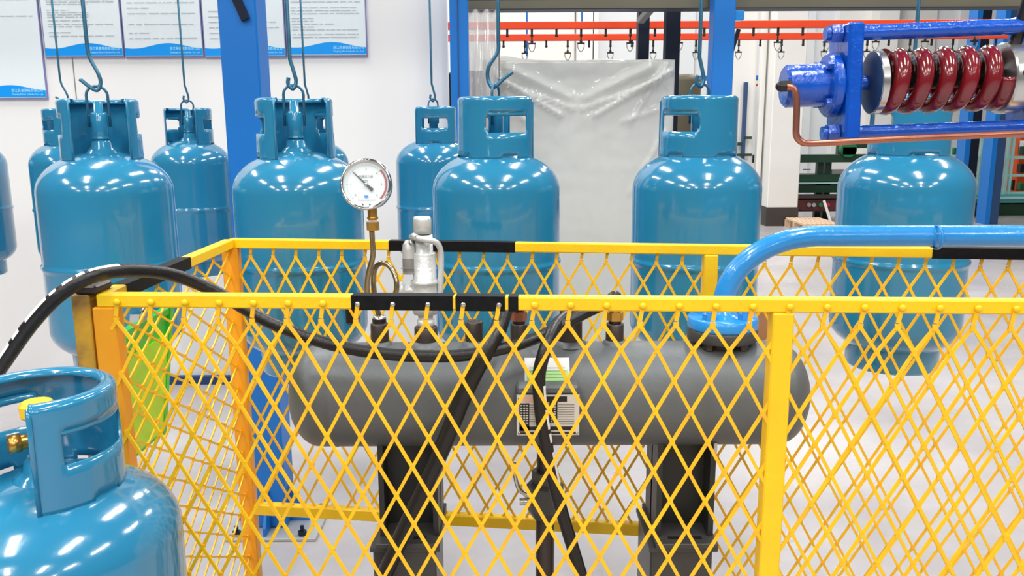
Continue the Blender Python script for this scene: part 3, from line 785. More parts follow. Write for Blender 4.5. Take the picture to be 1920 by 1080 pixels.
m = MB(); pp = Vector((a0.x, a0.y, 0))+d*.35; m.tube([(pp.x, pp.y, zt_+.015), (pp.x+.012, pp.y, zt_+.035), (pp.x+.03, pp.y, zt_+.03)], .003, 6); obj('hanging_loop', m, 'steel', t)

# ================================================================== GREY TANK
TY = 1.56
tc0 = P(545, 737, TY); tc1 = P(1511, 737, TY)
tz = P(1000, 737, TY).z; TR = .0985
xa, xb = tc0.x, tc1.x
t = thing('air_receiver', 'long grey horizontal pressure tank with nozzles, label and nameplate, inside the yellow fence', 'tank', ((xa+xb)/2, TY, 0))
prof = [(0, 0)]
for i in range(1, 11):
    a = i/10*PI/2; prof.append((TR*math.sin(a), .062*(1-math.cos(a))))
Lt = xb-xa
prof += [(TR, .09), (TR+.0012, .093), (TR, .096), (TR, Lt/2), (TR, Lt-.096), (TR+.0012, Lt-.093), (TR, Lt-.09)]
for i in range(9, -1, -1):
    a = i/10*PI/2; prof.append((TR*math.sin(a), Lt-.062*(1-math.cos(a))))
m = MB(); m.lathe(prof, (xa, TY, tz), (1,0,0), 56); shell = obj('shell', m, 'tank', t)
tt = tz+TR
def nozzle(px, w, ytop, mn='nozzle', collar=True, nm='nozzle'):
    x = P(px, 630, TY-.02).x; r = w/2*1.62/1600; zt_ = P(px, ytop, TY).z
    m = MB(); m.lathe([(r*.98, tz+TR*.8), (r*1.0, tt-.002), (r*.98, zt_-.002), (r*.9, zt_), (r*.5, zt_), (r*.5, zt_-.01), (0, zt_-.01)], (x, TY, 0), n=24)
    o = obj(nm, m, mn, t)
    m = MB(); m.lathe([(r*1.45, tt-.004), (r*1.3, tt+.002), (r*1.0, tt+.006)], (x, TY, 0), n=24); obj('weld_seam', m, 'tank', o)
    return x, zt_
n1 = nozzle(709, 34, 606); n2 = nozzle(797, 44, 612); n3 = nozzle(888, 34, 602); n4 = nozzle(973, 32, 606)
n5 = nozzle(1070, 46, 596); n6 = nozzle(1155, 34, 606)
# plug on first nozzle, ring on third
m = MB(); m.lathe([(0, n1[1]-.005), (.011, n1[1]-.005), (.0125, n1[1]+.002), (.0125, n1[1]+.009), (.0105, n1[1]+.015), (0, n1[1]+.015)], (n1[0], TY, 0), n=16); obj('hose_union', m, 'steel', t)
m = MB(); m.lathe([(.0128, n1[1]+.0015), (.0132, n1[1]+.003), (.0132, n1[1]+.008), (.0128, n1[1]+.0095)], (n1[0], TY, 0), n=16); obj('union_ring', m, 'dark', t)
# threaded collar on n5
m = MB(); m.lathe([(.0, n5[1]), (.02, n5[1]), (.02, n5[1]+.014), (.014, n5[1]+.018), (0, n5[1]+.018)], (n5[0], TY, 0), n=20); obj('black_cap', m, 'dark', t)
for nx_, mn in ((n4, 'copper'), (n6, 'brass')):
    m = MB(); m.cyl((nx_[0], TY, nx_[1]-.004), (0,0,1), .012, .010, 18); obj('thread_ring', m, 'dark', t)
    m = MB(); m.hexa((nx_[0], TY, nx_[1]+.006), (0,0,1), .0155, .016); m.cyl((nx_[0], TY, nx_[1]+.022), (0,0,1), .011, .018, 18); obj('hose_fitting', m, mn, t)
# flanged nozzle
fxp = P(1353, 640, TY).x; fz0 = P(1353, 648, TY-.06).z
m = MB(); m.lathe([(.040, tz+TR*.75), (.034, tt-.004), (.031, fz0)], (fxp, TY, 0), n=28); obj('flange_neck', m, 'tankdark', t)
fr = 65*1.6/1600
m = MB(); m.lathe([(.03, fz0-.002), (fr-.002, fz0-.002), (fr, fz0), (fr, fz0+.018), (fr-.002, fz0+.02), (0, fz0+.02)], (fxp, TY, 0), n=40); obj('lower_flange', m, 'tankdark', t)
for k in range(4):
    a = PI/4+k*PI/2; m = MB(); m.hexa((fxp+.045*math.cos(a), TY+.045*math.sin(a), fz0-.016), (0,0,1), .0105, .014); m.cyl((fxp+.045*math.cos(a), TY+.045*math.sin(a), fz0-.026), (0,0,1), .006, .012, 10); obj('flange_nut', m, 'nozzle', t)
m = MB()
# nameplate bracket and plates
lx0, lx1 = P(969, 780, TY-TR-.02).x, P(1086, 780, TY-TR-.02).x
ypl = TY-TR-.022
zp1 = P(1020, 741, ypl).z; zp0 = P(1020, 816, ypl).z
m = MB(); m.box((lx0+.01, ypl+.004, zp0+.006), (lx1-.01, TY-TR*.8, zp1-.004)); m.box((lx0, ypl+.002, zp1), (lx1, TY-TR*.75, zp1+.016), bev=.004); obj('plate_bracket', m, 'tank', t)
m = MB(); m.box((lx0, ypl, zp0), (lx1, ypl+.004, zp1)); plate = obj('nameplate', m, 'plate', t, label='silver and black nameplate')
W = lx1-lx0; Hn = zp1-zp0; yf = ypl-.0006
def prt(m, u0, v0, u1, v1, k=1): m.box((lx0+W*u0, ypl-.0004*k-.0004, zp0+Hn*v0), (lx0+W*u1, ypl-.0004*(k-1)-.0003, zp0+Hn*v1))
m = MB(); prt(m, .04, .10, .20, .80); prt(m, .52, .32, .65, .84); prt(m, .40, .84, .80, .97); prt(m, .04, .03, .96, .08); prt(m, .04, .13, .92, .22)
for k in range(9): prt(m, .20, .28+k*.06, .44, .287+k*.06); prt(m, .66, .28+k*.06, .92, .287+k*.06)
obj('black_print', m, 'plateblack', plate)
m = MB(); prt(m, .10, .85, .36, .97, 2); obj('pink_print', m, 'palepink', plate)
m = MB(); rnd = random.Random(3)
for k in range(8):
    for q in range(3): prt(m, .06+.045*q, .30+k*.062, .06+.045*q+.03, .33+k*.062, 3)
    for q in range(2): prt(m, .54+.05*q, .34+k*.06, .57+.05*q, .37+k*.06, 3)
obj('white_print', m, 'plate', plate)
for u_, v_ in ((.04, .93), (.96, .93), (.04, .06), (.96, .06)):
    m = MB(); m.sphere((lx0+W*u_, ypl-.001, zp0+Hn*v_), .0028, 5); obj('rivet', m, 'steel', plate)
# green paper label curved on the shell
m = MB(); g0, g1 = P(984, 690, TY-TR).x, P(1070, 690, TY-TR).x
def shell_patch(m, x0, x1, a0, a1, off, n=10):
    vs = []; fs = []
    for i in range(n+1):
        a = a0+(a1-a0)*i/n
        for x in (x0, x1): vs.append((x, TY-(TR+off)*math.cos(a), tz+(TR+off)*math.sin(a)))
    for i in range(n): fs.append((2*i, 2*i+1, 2*i+3, 2*i+2))
    m.add(vs, fs, True)
shell_patch(m, g0, g1, R(19), R(58), .0015); lab = obj('paper_label', m, 'paper', t, label='white and pale green paper label')
m = MB(); shell_patch(m, g0+.004, g1-.004, R(20), R(42), .0022); obj('green_area', m, 'palegreen', lab)
m = MB()
for k in range(7): shell_patch(m, g0+.008, g1-.008, R(23+k*3.6), R(23.35+k*3.6), .003, 1)
obj('ruled_lines', m, 'machg', lab)
# saddles
for (pa, pb, lab_) in ((709, 820, 'left'), (1232, 1341, 'right')):
    xs0, xs1 = P(pa, 870, TY-.05).x, P(pb, 870, TY-.05).x
    zpl = P((pa+pb)/2, 1022, TY-.07).z
    m = MB(); 
    nseg = 12; vs = []; fs = []
    for yy in (TY-.06, TY+.06):
        pass
    m.box((xs0, TY-.055, zpl+.01), (xs0+.01, TY+.07, tz-TR*.72)); m.box((xs1-.01, TY-.055, zpl+.01), (xs1, TY+.07, tz-TR*.72)); m.box((xs0, TY+.0, zpl+.01), (xs1, TY+.012, tz-TR*.9))
    obj('saddle', m, 'saddle', t)
    m = MB(); m.box((xs0-.004, TY-.085, zpl), (xs1+.004, TY+.09, zpl+.01), bev=.001); obj('saddle_foot', m, 'tankdark', t)
    for sx_ in (-.02, .02):
        m = MB(); m.box(((xs0+xs1)/2+sx_-.012, TY-.066, zpl+.0102), ((xs0+xs1)/2+sx_+.012, TY-.056, zpl+.0108)); obj('slot', m, 'dark', t)
    m = MB(); m.cyl((xs1-.004, TY-.06, tz-TR*.98), (0,0,1), .004, .018, 8); obj('earth_stud', m, 'steel', t)
    t2 = thing('support_pedestal', 'grey box steel pedestal under the %s saddle of the tank' % lab_, 'pedestal', ((xs0+xs1)/2, TY, 0))
    m = MB(); m.box((xs0-.012, TY-.075, .01), (xs1-.004, TY+.08, zpl-.008), bev=.003); obj('box_post', m, 'tankdark', t2)
    m = MB(); m.box((xs0-.016, TY-.082, zpl-.008), (xs1+.004, TY+.088, zpl)); obj('cap_plate', m, 'tankdark', t2)
    m = MB(); m.box((xs0-.06, TY-.12, 0), (xs1+.04, TY+.13, .01)); obj('base_plate', m, 'tankdark', t2)
# drain valve below
dx = P(1022, 900, TY).x
t = thing('drain_valve', 'grey drain valve and vertical pipe under the middle of the tank', 'valve', (dx, TY, 0))
zv1, zv0 = P(1022, 905, TY).z, P(1022, 952, TY).z
m = MB(); m.cyl((dx, TY, zv1+.02), (0,0,1), .016, tz-TR-zv1-.02+.004, 16); obj('upper_pipe', m, 'saddle', t)
m = MB(); m.hexa((dx, TY, zv1+.0), (0,0,1), .026, .026); m.lathe([(.02, zv1), (.036, zv1-.003), (.036, zv0), (.026, zv0-.018), (.0, zv0-.018)], (dx, TY, 0), n=8, smooth=False); obj('valve_body', m, 'tankdark', t)
m = MB(); m.cyl((dx, TY, 0), (0,0,1), .0185, zv0-.018, 18); obj('drain_pipe', m, 'nozzle', t)
m = MB(); m.tube(spline([(dx-.03, TY-.02, zv1-.02), (dx-.05, TY-.02, zv1-.006), (dx-.058, TY-.02, zv1+.02), (dx-.06, TY-.02, zv1+.05)], 4), .004, 8); m.cyl((dx-.05, TY-.02, zv1-.03), (1,0,0), .007, .02, 10); obj('lever', m, 'steel', t)

# ================================================================== SKY BLUE PIPE
bt = fz0+.02
r_p = .0195
px_h = P(1480, 443, TY).z
t = thing('gas_pipe', 'sky blue painted pipe bending down onto a round bolted flange on the tank', 'pipe', (fxp, TY, bt))
zc_ = px_h; Rb = .135; xs = fxp
pts = [(xs, TY, bt+.012), (xs, TY, bt+.03)]
zst = zc_-.128
pts = [(xs, TY, bt+.012), (xs, TY, zst-.02)] + [(xs+.17*(1-math.cos(a)), TY, zst+.128*math.sin(a)) for a in [PI/2*k/14 for k in range(15)]] + [(xs+.5, TY-.01, zc_), (2.2, TY-.05, zc_-.004)]
m = MB(); m.tube(pts, r_p, 28); obj('bent_pipe', m, 'skyblue', t)
m = MB(); m.lathe([(.0, bt), (fr*.98, bt), (fr, bt+.003), (fr, bt+.019), (fr-.003, bt+.022), (.03, bt+.022), (.024, bt+.03), (.02, bt+.034)], (xs, TY, 0), n=44); fl = obj('upper_flange', m, 'skyblue', t)
m = MB(); m.lathe([(.0, bt+.0001), (fr*.86, bt-.0005), (fr*.86, bt+.0005), (0, bt+.001)], (xs, TY, 0), n=40); obj('gasket', m, 'black', t)
for k in range(4):
    a = PI/4+k*PI/2; m = MB(); c_ = (xs+.046*math.cos(a), TY+.046*math.sin(a), bt+.022); m.hexa(c_, (0,0,1), .013, .011); m.cyl((c_[0], c_[1], c_[2]+.011), (0,0,1), .006, .004, 10); obj('flange_bolt', m, 'skyblue', t)
m = MB(); m.lathe([(r_p+.001, 0), (r_p+.003, .0), (r_p+.003, .004), (r_p+.001, .004)], (P(1745, 440, TY).x, TY-.02, zc_-.001), (1,0,0), 28); obj('weld_ring', m, 'skyblue', t)

# ================================================================== PRESSURE GAUGE
GY = 1.52
gc = P(687, 346, GY); gr = 48*1.5/1600
nrm = Vector((-.30, -1, .30)).normalized(); cd = (CAM_LOC-gc).normalized()
nrm = (cd + Vector((-.16, 0, .10))).normalized()
t = thing('pressure_gauge', 'round steel pressure gauge with white dial and red arc on a looped siphon tube', 'gauge', (gc.x, GY, n1[1]))
m = MB(); m.lathe([(0, -.030), (gr*.9, -.030), (gr*.96, -.026), (gr*.97, -.002), (gr*1.02, 0), (gr*1.02, .005), (gr*.985, .009), (gr*.90, .008), (gr*.885, .003)], gc, nrm, 48); obj('case', m, 'chrome', t)
m = MB(); m.lathe([(0, .002), (gr*.89, .002)], gc, nrm, 48); dial = obj('dial', m, 'board', t)
ux = Vector((0,0,1)).cross(nrm).normalized(); uz = nrm.cross(ux)
def gp(a, r, h=.003): return gc + (ux*math.cos(R(a)) + uz*math.sin(R(a)))*gr*r + nrm*h
m = MB()
for k in range(14):
    a0, a1 = 45-90*k/14, 45-90*(k+1)/14; m.quad(gp(a0, .76), gp(a1, .76), gp(a1, .83), gp(a0, .83))
obj('red_arc', m, 'crimson', dial)
m = MB()
for k in range(31):
    a = 225-270*k/30; l = .70 if k % 5 == 0 else .75
    w_ = .8 if k % 5 == 0 else .4; m.quad(gp(a-w_, l, .0026), gp(a+w_, l, .0026), gp(a+w_*.9, .80, .0026), gp(a-w_*.9, .80, .0026))
for k in range(27):
    a0, a1 = 225-10*k, 225-10*(k+1); m.quad(gp(a0, .745, .0025), gp(a1, .745, .0025), gp(a1, .752, .0025), gp(a0, .752, .0025))
obj('scale_marks', m, 'greyprint', dial)
def gtext(s, a, r, size, mn='dark', rr=None):
    q = gp(a, r, .0035); mt_ = Matrix.Translation(q) @ Matrix((ux, uz, nrm)).transposed().to_4x4(); return text('dial_lettering', s, size*gr, mt_, mn, dial)
for k in range(7): gtext(str(k), 225-45*k, .60, .12)
gtext('耐震压力表', 90, .30, .11); gtext('MPa', 90, .14, .09); 
m = MB(); q = gp(270, .48, .003)
m.add([q+ux*gr*.09*math.cos(a)+uz*gr*.055*math.sin(a) for a in [2*PI*k/20 for k in range(20)]], [list(range(20))]); obj('logo_oval', m, 'skyblue', dial)
m = MB()
for k in range(11): 
    q = gp(270, .63, .003)+ux*gr*(-.33+.066*k); m.quad(q, q+ux*gr*.045, q+ux*gr*.045+uz*gr*.035, q+uz*gr*.035)
obj('small_print', m, 'greyprint', dial)
for s_ in (-1, 1):
    m = MB(); m.lathe([(0, 0), (.0016, 0)], gp(270+s_*10, .80, .003), nrm, 10); obj('screw_dot', m, 'dark', dial)
na = 137
m = MB(); m.quad(gp(na-1.0, .72, .0045), gp(na+1.0, .72, .0045), gc+nrm*.0045+uz*gr*-.025+ux*gr*-.025, gc+nrm*.0045+uz*gr*.035+ux*gr*.03)
m.quad(gc+nrm*.0045+(ux*.03+uz*.03)*gr, gc+nrm*.0045+(ux*-.03+uz*-.03)*gr, gp(na+180-12, .36, .0045), gp(na+180+12, .36, .0045)); obj('needle', m, 'dark', t)
m = MB(); m.lathe([(0, .007), (.003, .007), (.0035, .004)], gc, nrm, 14); obj('needle_hub', m, 'steel', t)
m = MB(); m.lathe([(0, .0075), (gr*.89, .0075)], gc, nrm, 40); obj('window_glass', m, 'glass', t)
gx = P(697, 420, GY).x; gzb = gc.z-gr*1.0
m = MB(); m.cyl((gx, GY+.012, P(697, 414, GY).z), (0,0,1), .0085, gzb+.012-P(697, 414, GY).z, 16); m.hexa((gx, GY+.012, P(697, 433, GY).z), (0,0,1), .0115, .015); m.lathe([(.0095, P(697,412,GY).z), (.0105, P(697,410,GY).z), (.0095, P(697,408,GY).z)], (gx, GY+.012, 0), n=16); obj('brass_stem', m, 'brass', t)
q = lambda px, py, dy=0.012: P(px, py, GY+dy)
loop = [q(697, 432), q(698, 450), q(699, 480), q(691, 512), q(688, 540), q(692, 562), q(708, 574, .0), q(728, 570, -.004), (q(742, 550, -.004)), q(743, 525, .0), q(733, 502, .01), q(717, 493, .02), q(704, 502, .028), q(700, 525, .032), q(702, 550, .03), q(706, 575, .03), Vector((n1[0], TY, n1[1]+.014))]
m = MB(); m.tube(spline(loop, 6), .0050, 12); obj('siphon_tube', m, 'brasstube', t)

# ================================================================== SAFETY VALVE
SX, SZ = n2[0], n2[1]
def zs(py): return P(797, py, TY).z
k_ = 1.56/1600
t = thing('safety_valve', 'silver cast safety relief valve with side lever standing on the second tank nozzle', 'valve', (SX, TY, SZ))
m = MB(); m.lathe([(0, zs(612)), (.0165, zs(612)), (.0165, zs(600)), (.014, zs(599)), (.014, zs(590)), (.022, zs(588)), (.0265, zs(575)), (.0265, zs(552)), (.0245, zs(550)), (.0245, zs(532)), (.0265, zs(530)), (.0265, zs(526)), (.0215, zs(523)), (.0215, zs(476)), (.0205, zs(474)), (.0165, zs(472)), (.0165, zs(440)), (0, zs(440))], (SX, TY, 0), n=32); obj('body', m, 'alu', t)
m = MB(); m.lathe([(.0125, zs(442)), (.0125, zs(436)), (0, zs(436))], (SX, TY, 0), n=20); obj('spindle_gap', m, 'dark', t)
m = MB(); m.lathe([(0, zs(438)), (.0165, zs(438)), (.0168, zs(412)), (.015, zs(406)), (0, zs(405))], (SX-.002, TY, 0), n=28); obj('cap', m, 'alu', t)
m = MB(); qq = lambda px, py, dy: P(px, py, TY+dy)
m.tube(spline([qq(781, 446, -.022), qq(800, 450, -.024), qq(818, 455, -.016), qq(826, 470, -.01), qq(827, 500, -.008), qq(826, 540, -.008), qq(825, 552, -.006)], 6), [.0055]*37, 10)
m.tube([qq(781, 446, -.022), qq(776, 442, -.012), qq(772, 444, .005)], .0055, 10); obj('lift_lever', m, 'alu', t)
m = MB(); sc_ = P(766, 480, TY-.01); m.lathe([(0, P(766,512,TY).z), (.012, P(766,512,TY).z), (.012, P(766,470,TY).z), (.011, P(766,458,TY).z), (.006, P(766,450,TY).z), (0, P(766,449,TY).z)], (sc_.x, TY-.004, 0), n=20); 
obj('side_barrel', m, 'alu', t)
m = MB(); m.tube([P(752, 503, TY-.018), P(776, 503, TY-.018)], .001, 6); m.sphere(P(771, 456, TY-.012), .005, 6); obj('lever_pin', m, 'steel', t)
m = MB(); m.lathe([(.0122, P(766,508,TY).z), (.0124, P(766,507,TY).z), (.0124, P(766,484,TY).z), (.0122, P(766,483,TY).z)], (sc_.x, TY-.004, 0), n=20); obj('grey_sleeve', m, 'grey', t)
m = MB(); oc = P(757, 545, TY); m.lathe([(0, 0), (.017, 0), (.018, .006), (.014, .010), (.011, .012), (.011, .03)], (oc.x-.008, TY, oc.z), (1, 0, 0), 24); obj('outlet', m, 'alu', t)

# ================================================================== HOSES
def strip_on(m, pts, r, s0, s1, a_mid, a_half, rnd):
    pass
def hose_marks(path, r, i0, i1, parent, lift):
    rnd = random.Random(11); m = MB(); i = i0
    while i < i1:
        n_ = rnd.choice((2, 2, 3, 5, 7)); j = min(i+n_, i1)
        vs = []; fs = []
        for k in range(i, j+1):
            tdir = (path[k+1]-path[k-1]).normalized(); vw = (CAM_LOC-path[k]).normalized()
            side = tdir.cross(vw).normalized()
            if side.z < 0: side = -side
            nv = side.cross(tdir).normalized()
            if nv.dot(vw) < 0: nv = -nv
            for an in (R(40), R(56), R(74)):
                vs.append(path[k]+(nv*math.cos(an)+side*math.sin(an))*(r+lift))
        c = j-i
        for k in range(c):
            for e in (0, 1): fs.append((k*3+e, k*3+e+1, (k+1)*3+e+1, (k+1)*3+e))
        if c > 0: m.add(vs, fs, True)
        i = j + rnd.choice((1, 1, 1, 2))
    return obj('white_print', m, 'whitepaint', parent)
hp = [P(-60, 775, 1.24), P(0, 690, 1.22), P(60, 606, 1.21), P(115, 550, 1.21), P(175, 517, 1.23), P(250, 507, 1.30), P(330, 517, 1.38), P(410, 550, 1.42), P(500, 602, 1.43), P(600, 640, 1.43), P(700, 661, 1.43), P(800, 668, 1.43), P(880, 665, 1.43), P(950, 652, 1.44), P(1010, 632, 1.46), P(1060, 606, 1.49), P(1105, 583, 1.52), P(1135, 569, TY-.01), Vector((n6[0], TY, n6[1]+.052)), Vector((n6[0], TY, n6[1]+.034))]
path = spline(hp, 10)
t = thing('rubber_hose', 'long black rubber hose draped over the fence corner and across the tank top', 'hose', (path[60].x, path[60].y, 1.1))
rr = [.0098+.0006*min(1, i/40) for i in range(len(path))]
m = MB(); m.tube(path, .0108, 16); obj('hose', m, 'rubber', t)
hose_marks(path, .0108, 3, 48, t, .0004)
m = MB(); m.tube(path[-7:], .0128, 14); obj('crimp_sleeve', m, 'dark', t)
hp2 = [Vector((n4[0], TY, n4[1]+.036)), Vector((n4[0]-.004, TY-.02, n4[1]+.044)), P(950, 575, TY-.06), P(932, 622, TY-.11), P(905, 670, TY-.135), P(872, 735, TY-.135), P(838, 820, TY-.13), P(800, 905, TY-.12), P(760, 990, TY-.11), P(715, 1090, TY-.10), P(640, 1250, TY-.08)]
path = spline(hp2, 8)
t = thing('rubber_hose', 'thick dark hose running diagonally down from the copper fitting across the tank', 'hose', (path[40].x, path[40].y, .5))
m = MB(); m.tube(path, .0155, 16); obj('hose', m, 'rubber', t)
m = MB(); m.tube(path[:6], .0165, 14); obj('crimp_sleeve', m, 'dark', t)
hp3 = [Vector((n5[0], TY, n5[1]+.016)), Vector((n5[0]-.006, TY-.03, n5[1]+.012)), P(1043, 610, TY-.08), P(1026, 645, TY-.125), P(1011, 700, TY-.14), P(1013, 760, TY-.14), P(1022, 820, TY-.14), P(1035, 890, TY-.13), P(1052, 955, TY-.12), P(1075, 1030, TY-.11), P(1105, 1130, TY-.10), P(1140, 1250, TY-.09)]
path = spline(hp3, 8)
t = thing('rubber_hose', 'thinner black braided hose hanging down over the nameplate of the tank', 'hose', (path[40].x, path[40].y, .5))
m = MB(); m.tube(path, .0118, 14); obj('hose', m, 'rubber', t)
hose_marks(path, .0118, 34, 60, t, .0004)

# ================================================================== SPRING ACTUATOR (upper right)
S = 1/1429.0
org = P(1630, 155, 1.15)
t = thing('spring_actuator', 'royal blue valve actuator with crimson coil spring and copper line at upper right', 'actuator', org, (0, R(-1.7), R(-1.5)))
def lx(px, py, y=0.0): 
    dxp = (px-1630); return Vector((dxp*S, y, (155-py)*S - dxp*S*math.tan(R(2.0))))
def LX(px): return (px-1630)*S
m = MB(); m.box((LX(1569), -.040, -.072), (LX(1597), .035, .074), bev=.003); obj('end_plate', m, 'royal', t, local=True)
m = MB(); m.cyl((LX(1470), 0, -.001), (1,0,0), .0275, .062, 32, .004); obj('end_cap', m, 'royal', t, local=True)
m = MB(); m.cyl((LX(1548), 0, -.001), (1,0,0), .0415, .0145, 32, .003); fl = obj('cap_flange', m, 'royal', t, local=True)
for k in range(4):
    a = PI/4+k*PI/2; m = MB(); m.hexa((LX(1539), .034*math.cos(a), .034*math.sin(a)), (1,0,0), .0065, .008); obj('flange_bolt', m, 'royal', fl, local=True)
for z, r_, y_ in ((.0625, .0100, -.014), (-.063, .0085, -.014)):
    m = MB(); m.cyl((LX(1590), y_, z), (1,0,0), r_, .42, 20); rd = obj('tie_rod', m, 'royal', t, local=True)
    m = MB(); m.hexa((LX(1547), y_, z), (1,0,0), .0125, .014); m.cyl((LX(1538), y_, z), (1,0,0), .009, .012, 14); obj('rod_nut', m, 'royal', rd, local=True)
m = MB(); m.cyl((LX(1598), 0, 0), (1,0,0), .0095, .021, 18); obj('push_rod', m, 'royal', t, local=True)
m = MB(); m.lathe([(0, -.006), (.012, -.0058), (.026, -.004), (.036, -.0015), (.0412, .0015)], (LX(1632), 0, 0), (1,0,0), 40); obj('disc_face', m, 'discblue', t, local=True)
m = MB(); m.cyl((LX(1633), 0, 0), (1,0,0), .0412, .010, 40, .001); obj('spring_seat', m, 'steel', t, local=True)
x0, x1 = LX(1656), LX(1860); turns = 5.75; pts = []
Nn = 260; rw = .0103; rm = .0324
for i in range(Nn+1):
    f = i/Nn; a = -f*turns*2*PI + PI/2
    # closed end coils
    e = .07; g = (f-e)/(1-2*e); g = min(1, max(0, g)); gg = .05*f + .95*g
    pts.append((x0+(x1-x0)*gg, rm*math.cos(a), rm*math.sin(a)))
m = MB(); m.tube(pts, rw, 14); obj('coil_spring', m, 'spring', t, local=True)
m = MB(); m.cyl((LX(1640), 0, 0), (1,0,0), .011, .18, 20); obj('spindle', m, 'dark', t, local=True)
m = MB(); m.cyl((LX(1868), 0, -.001), (1,0,0), .0455, .024, 44, .002); ring = obj('adjusting_ring', m, 'steel', t, local=True)
m = MB(); m.lathe([(0, 0), (.0055, 0)], (LX(1868)+.012, -.0457, .004), (0,-1,0), 14); obj('spanner_hole', m, 'dark', ring, local=True)
m = MB(); m.cyl((LX(1900), 0, 0), (1,0,0), .024, .09, 28); obj('stem', m, 'tankdark', t, local=True)
m = MB(); m.tube([(LX(1884), -.012, .040), (LX(1906), -.02, .12), (LX(1930), -.03, .20)], .0078, 12); obj('turning_bar', m, 'dark', t, local=True)
m = MB(); m.box((LX(1908), -.035, .028), (LX(1990), .04, .078), bev=.003); m.box((LX(1915), -.035, -.078), (LX(1990), .04, -.026), bev=.003); m.box((LX(1960), -.04, -.08), (LX(1992), .045, .08), bev=.003); obj('yoke', m, 'royal', t, local=True)
# copper tube with its black nut
cp = [(LX(1462), -.036, -.003), (LX(1472), -.037, -.004), (LX(1478), -.038, -.012), (LX(1480), -.038, -.03), (LX(1480), -.038, -.05), (LX(1481), -.038, -.064), (LX(1490), -.038, -.072), (LX(1504), -.038, -.0745), (LX(1540), -.038, -.0745), (LX(1700), -.038, -.0725), (LX(2000), -.038, -.071)]
m = MB(); m.tube(spline(cp, 6), .0043, 12); obj('copper_tube', m, 'copper', t, local=True)
m = MB(); m.hexa((LX(1452), -.030, -.0015), (1,-.2,0), .0078, .014); m.sphere((LX(1452), -.030, -.0015), .006, 6); obj('tube_nut', m, 'dark', t, local=True)

# ================================================================== FAR MACHINERY
def bxp(m, pa, pb, yt, yb, Y, dep, bev=0.0):
    a = P(pa, yb, Y); c = P(pb, yt, Y); m.box((a.x, Y, a.z), (c.x, Y+dep, c.z), bev=bev)
def floorleg(m, px, Y, zt_, w=.05): x = P(px, 350, Y).x; m.box((x-w/2, Y+.02, 0), (x+w/2, Y+.02+w, zt_))
MY = 12.8
t = thing('roller_line', 'dark green steel roller line between the white pillar and the right front cylinder', 'machine', (P(1550, 300, MY).x, MY+.2, 0))
m = MB(); bxp(m, 1380, 1640, 290, 305.5, MY, .3); obj('upper_beam', m, 'mach', t)
m = MB(); bxp(m, 1380, 1640, 327, 341, MY, .35); obj('middle_beam', m, 'mach', t)
m = MB(); bxp(m, 1380, 1640, 347, 362, MY-.05, .4); obj('lower_beam', m, 'mach', t)
m = MB(); bxp(m, 1380, 1640, 342.3, 345.3, MY-.08, .4); obj('roller_edge', m, 'aqua', t)
for px in (1395, 1537, 1552, 1640):
    m = MB(); floorleg(m, px, MY+.1, P(px, 292, MY).z, .09); obj('leg', m, 'mach', t)
m = MB(); m.cyl(P(1592, 280, MY-.05), (0,1,0), .12, .1, 20); bxp(m, 1580, 1606, 276, 290, MY-.05, .1); obj('motor_guard', m, 'machg', t)
m = MB(); bxp(m, 1597, 1640, 270, 278, MY+.3, .1); bxp(m, 1571, 1577, 262, 290, MY+.3, .1); obj('frame_arm', m, 'mach', t)
m = MB(); bxp(m, 1560, 1585, 318, 326, MY+.05, .1); bxp(m, 1507, 1520, 317, 319, MY+.05, .04); obj('small_fitting', m, 'grey', t)
t = thing('red_machine', 'low dark red machine standing under the green roller line', 'machine', (P(1535, 390, 12.3).x, 12.5, 0))
m = MB(); bxp(m, 1480, 1625, 372, 397, 12.3, .4, .02); obj('housing', m, 'maroon', t)
m = MB(); bxp(m, 1480, 1625, 369, 372, 12.25, .5); obj('top_cover', m, 'nozzle', t)
for px, mn in ((1516, 'grey'), (1525, 'steel'), (1538, 'machg'), (1551, 'crimson')):
    m = MB(); c_ = P(px, 384, 12.28); m.cyl(c_, (0,-1,0), .03, .03, 12); obj('knob', m, mn, t)
t = thing('wooden_pallet', 'pale wooden pallet lying on the floor right of the white pillar', 'pallet', (P(1530, 405, 11.6).x, 11.7, 0))
for k in range(8):
    x = P(1500+k*8.5, 403, 11.5).x; m = MB(); m.box((x, 11.3, .10), (x+.04, 12.1, .13), bev=.003); obj('slat', m, 'wood', t)
for yy in (11.3, 11.7, 12.05):
    x = P(1499, 403, 11.5).x; m = MB(); m.box((x, yy, 0), (P(1568, 403, 11.5).x, yy+.06, .10)); obj('runner', m, 'wood', t)
m = MB(); m.bar(P(1545, 376, 12.15), Vector((P(1562, 400, 12.0).x, 12.0, 0)), .02, .03); tag(obj('leaning_rod', m, 'paper'), 'thin white rod leaning against the low red machine', 'rod')

# left of the white pillar
t = thing('side_gantry', 'dark green gantry post with cross rails seen left of the white pillar', 'gantry', (P(1394, 300, 12.5).x, 12.5, 0))
m = MB(); m.box((P(1392, 250, 12.5).x, 12.5, 0), (P(1398.5, 250, 12.5).x, 12.56, P(1395, 154, 12.5).z)); obj('post', m, 'dkblue', t)
m = MB(); bxp(m, 1380, 1410, 288, 293, 12.48, .05); bxp(m, 1397, 1410, 256, 261, 12.48, .05); bxp(m, 1380, 1392, 267, 273, 12.48, .05); obj('cross_rail', m, 'mach', t)
t = thing('far_conveyor', 'distant blue beam over a thin red rail, left of the white pillar', 'conveyor', (P(1370, 150, 14).x, 14, P(1370, 165, 14).z))
m = MB(); bxp(m, 1100, 1445, 141, 152, 14, .15); obj('blue_beam', m, 'blue', t)
m = MB(); bxp(m, 1100, 1445, 157, 163, 13.9, .1); obj('red_rail', m, 'red', t)
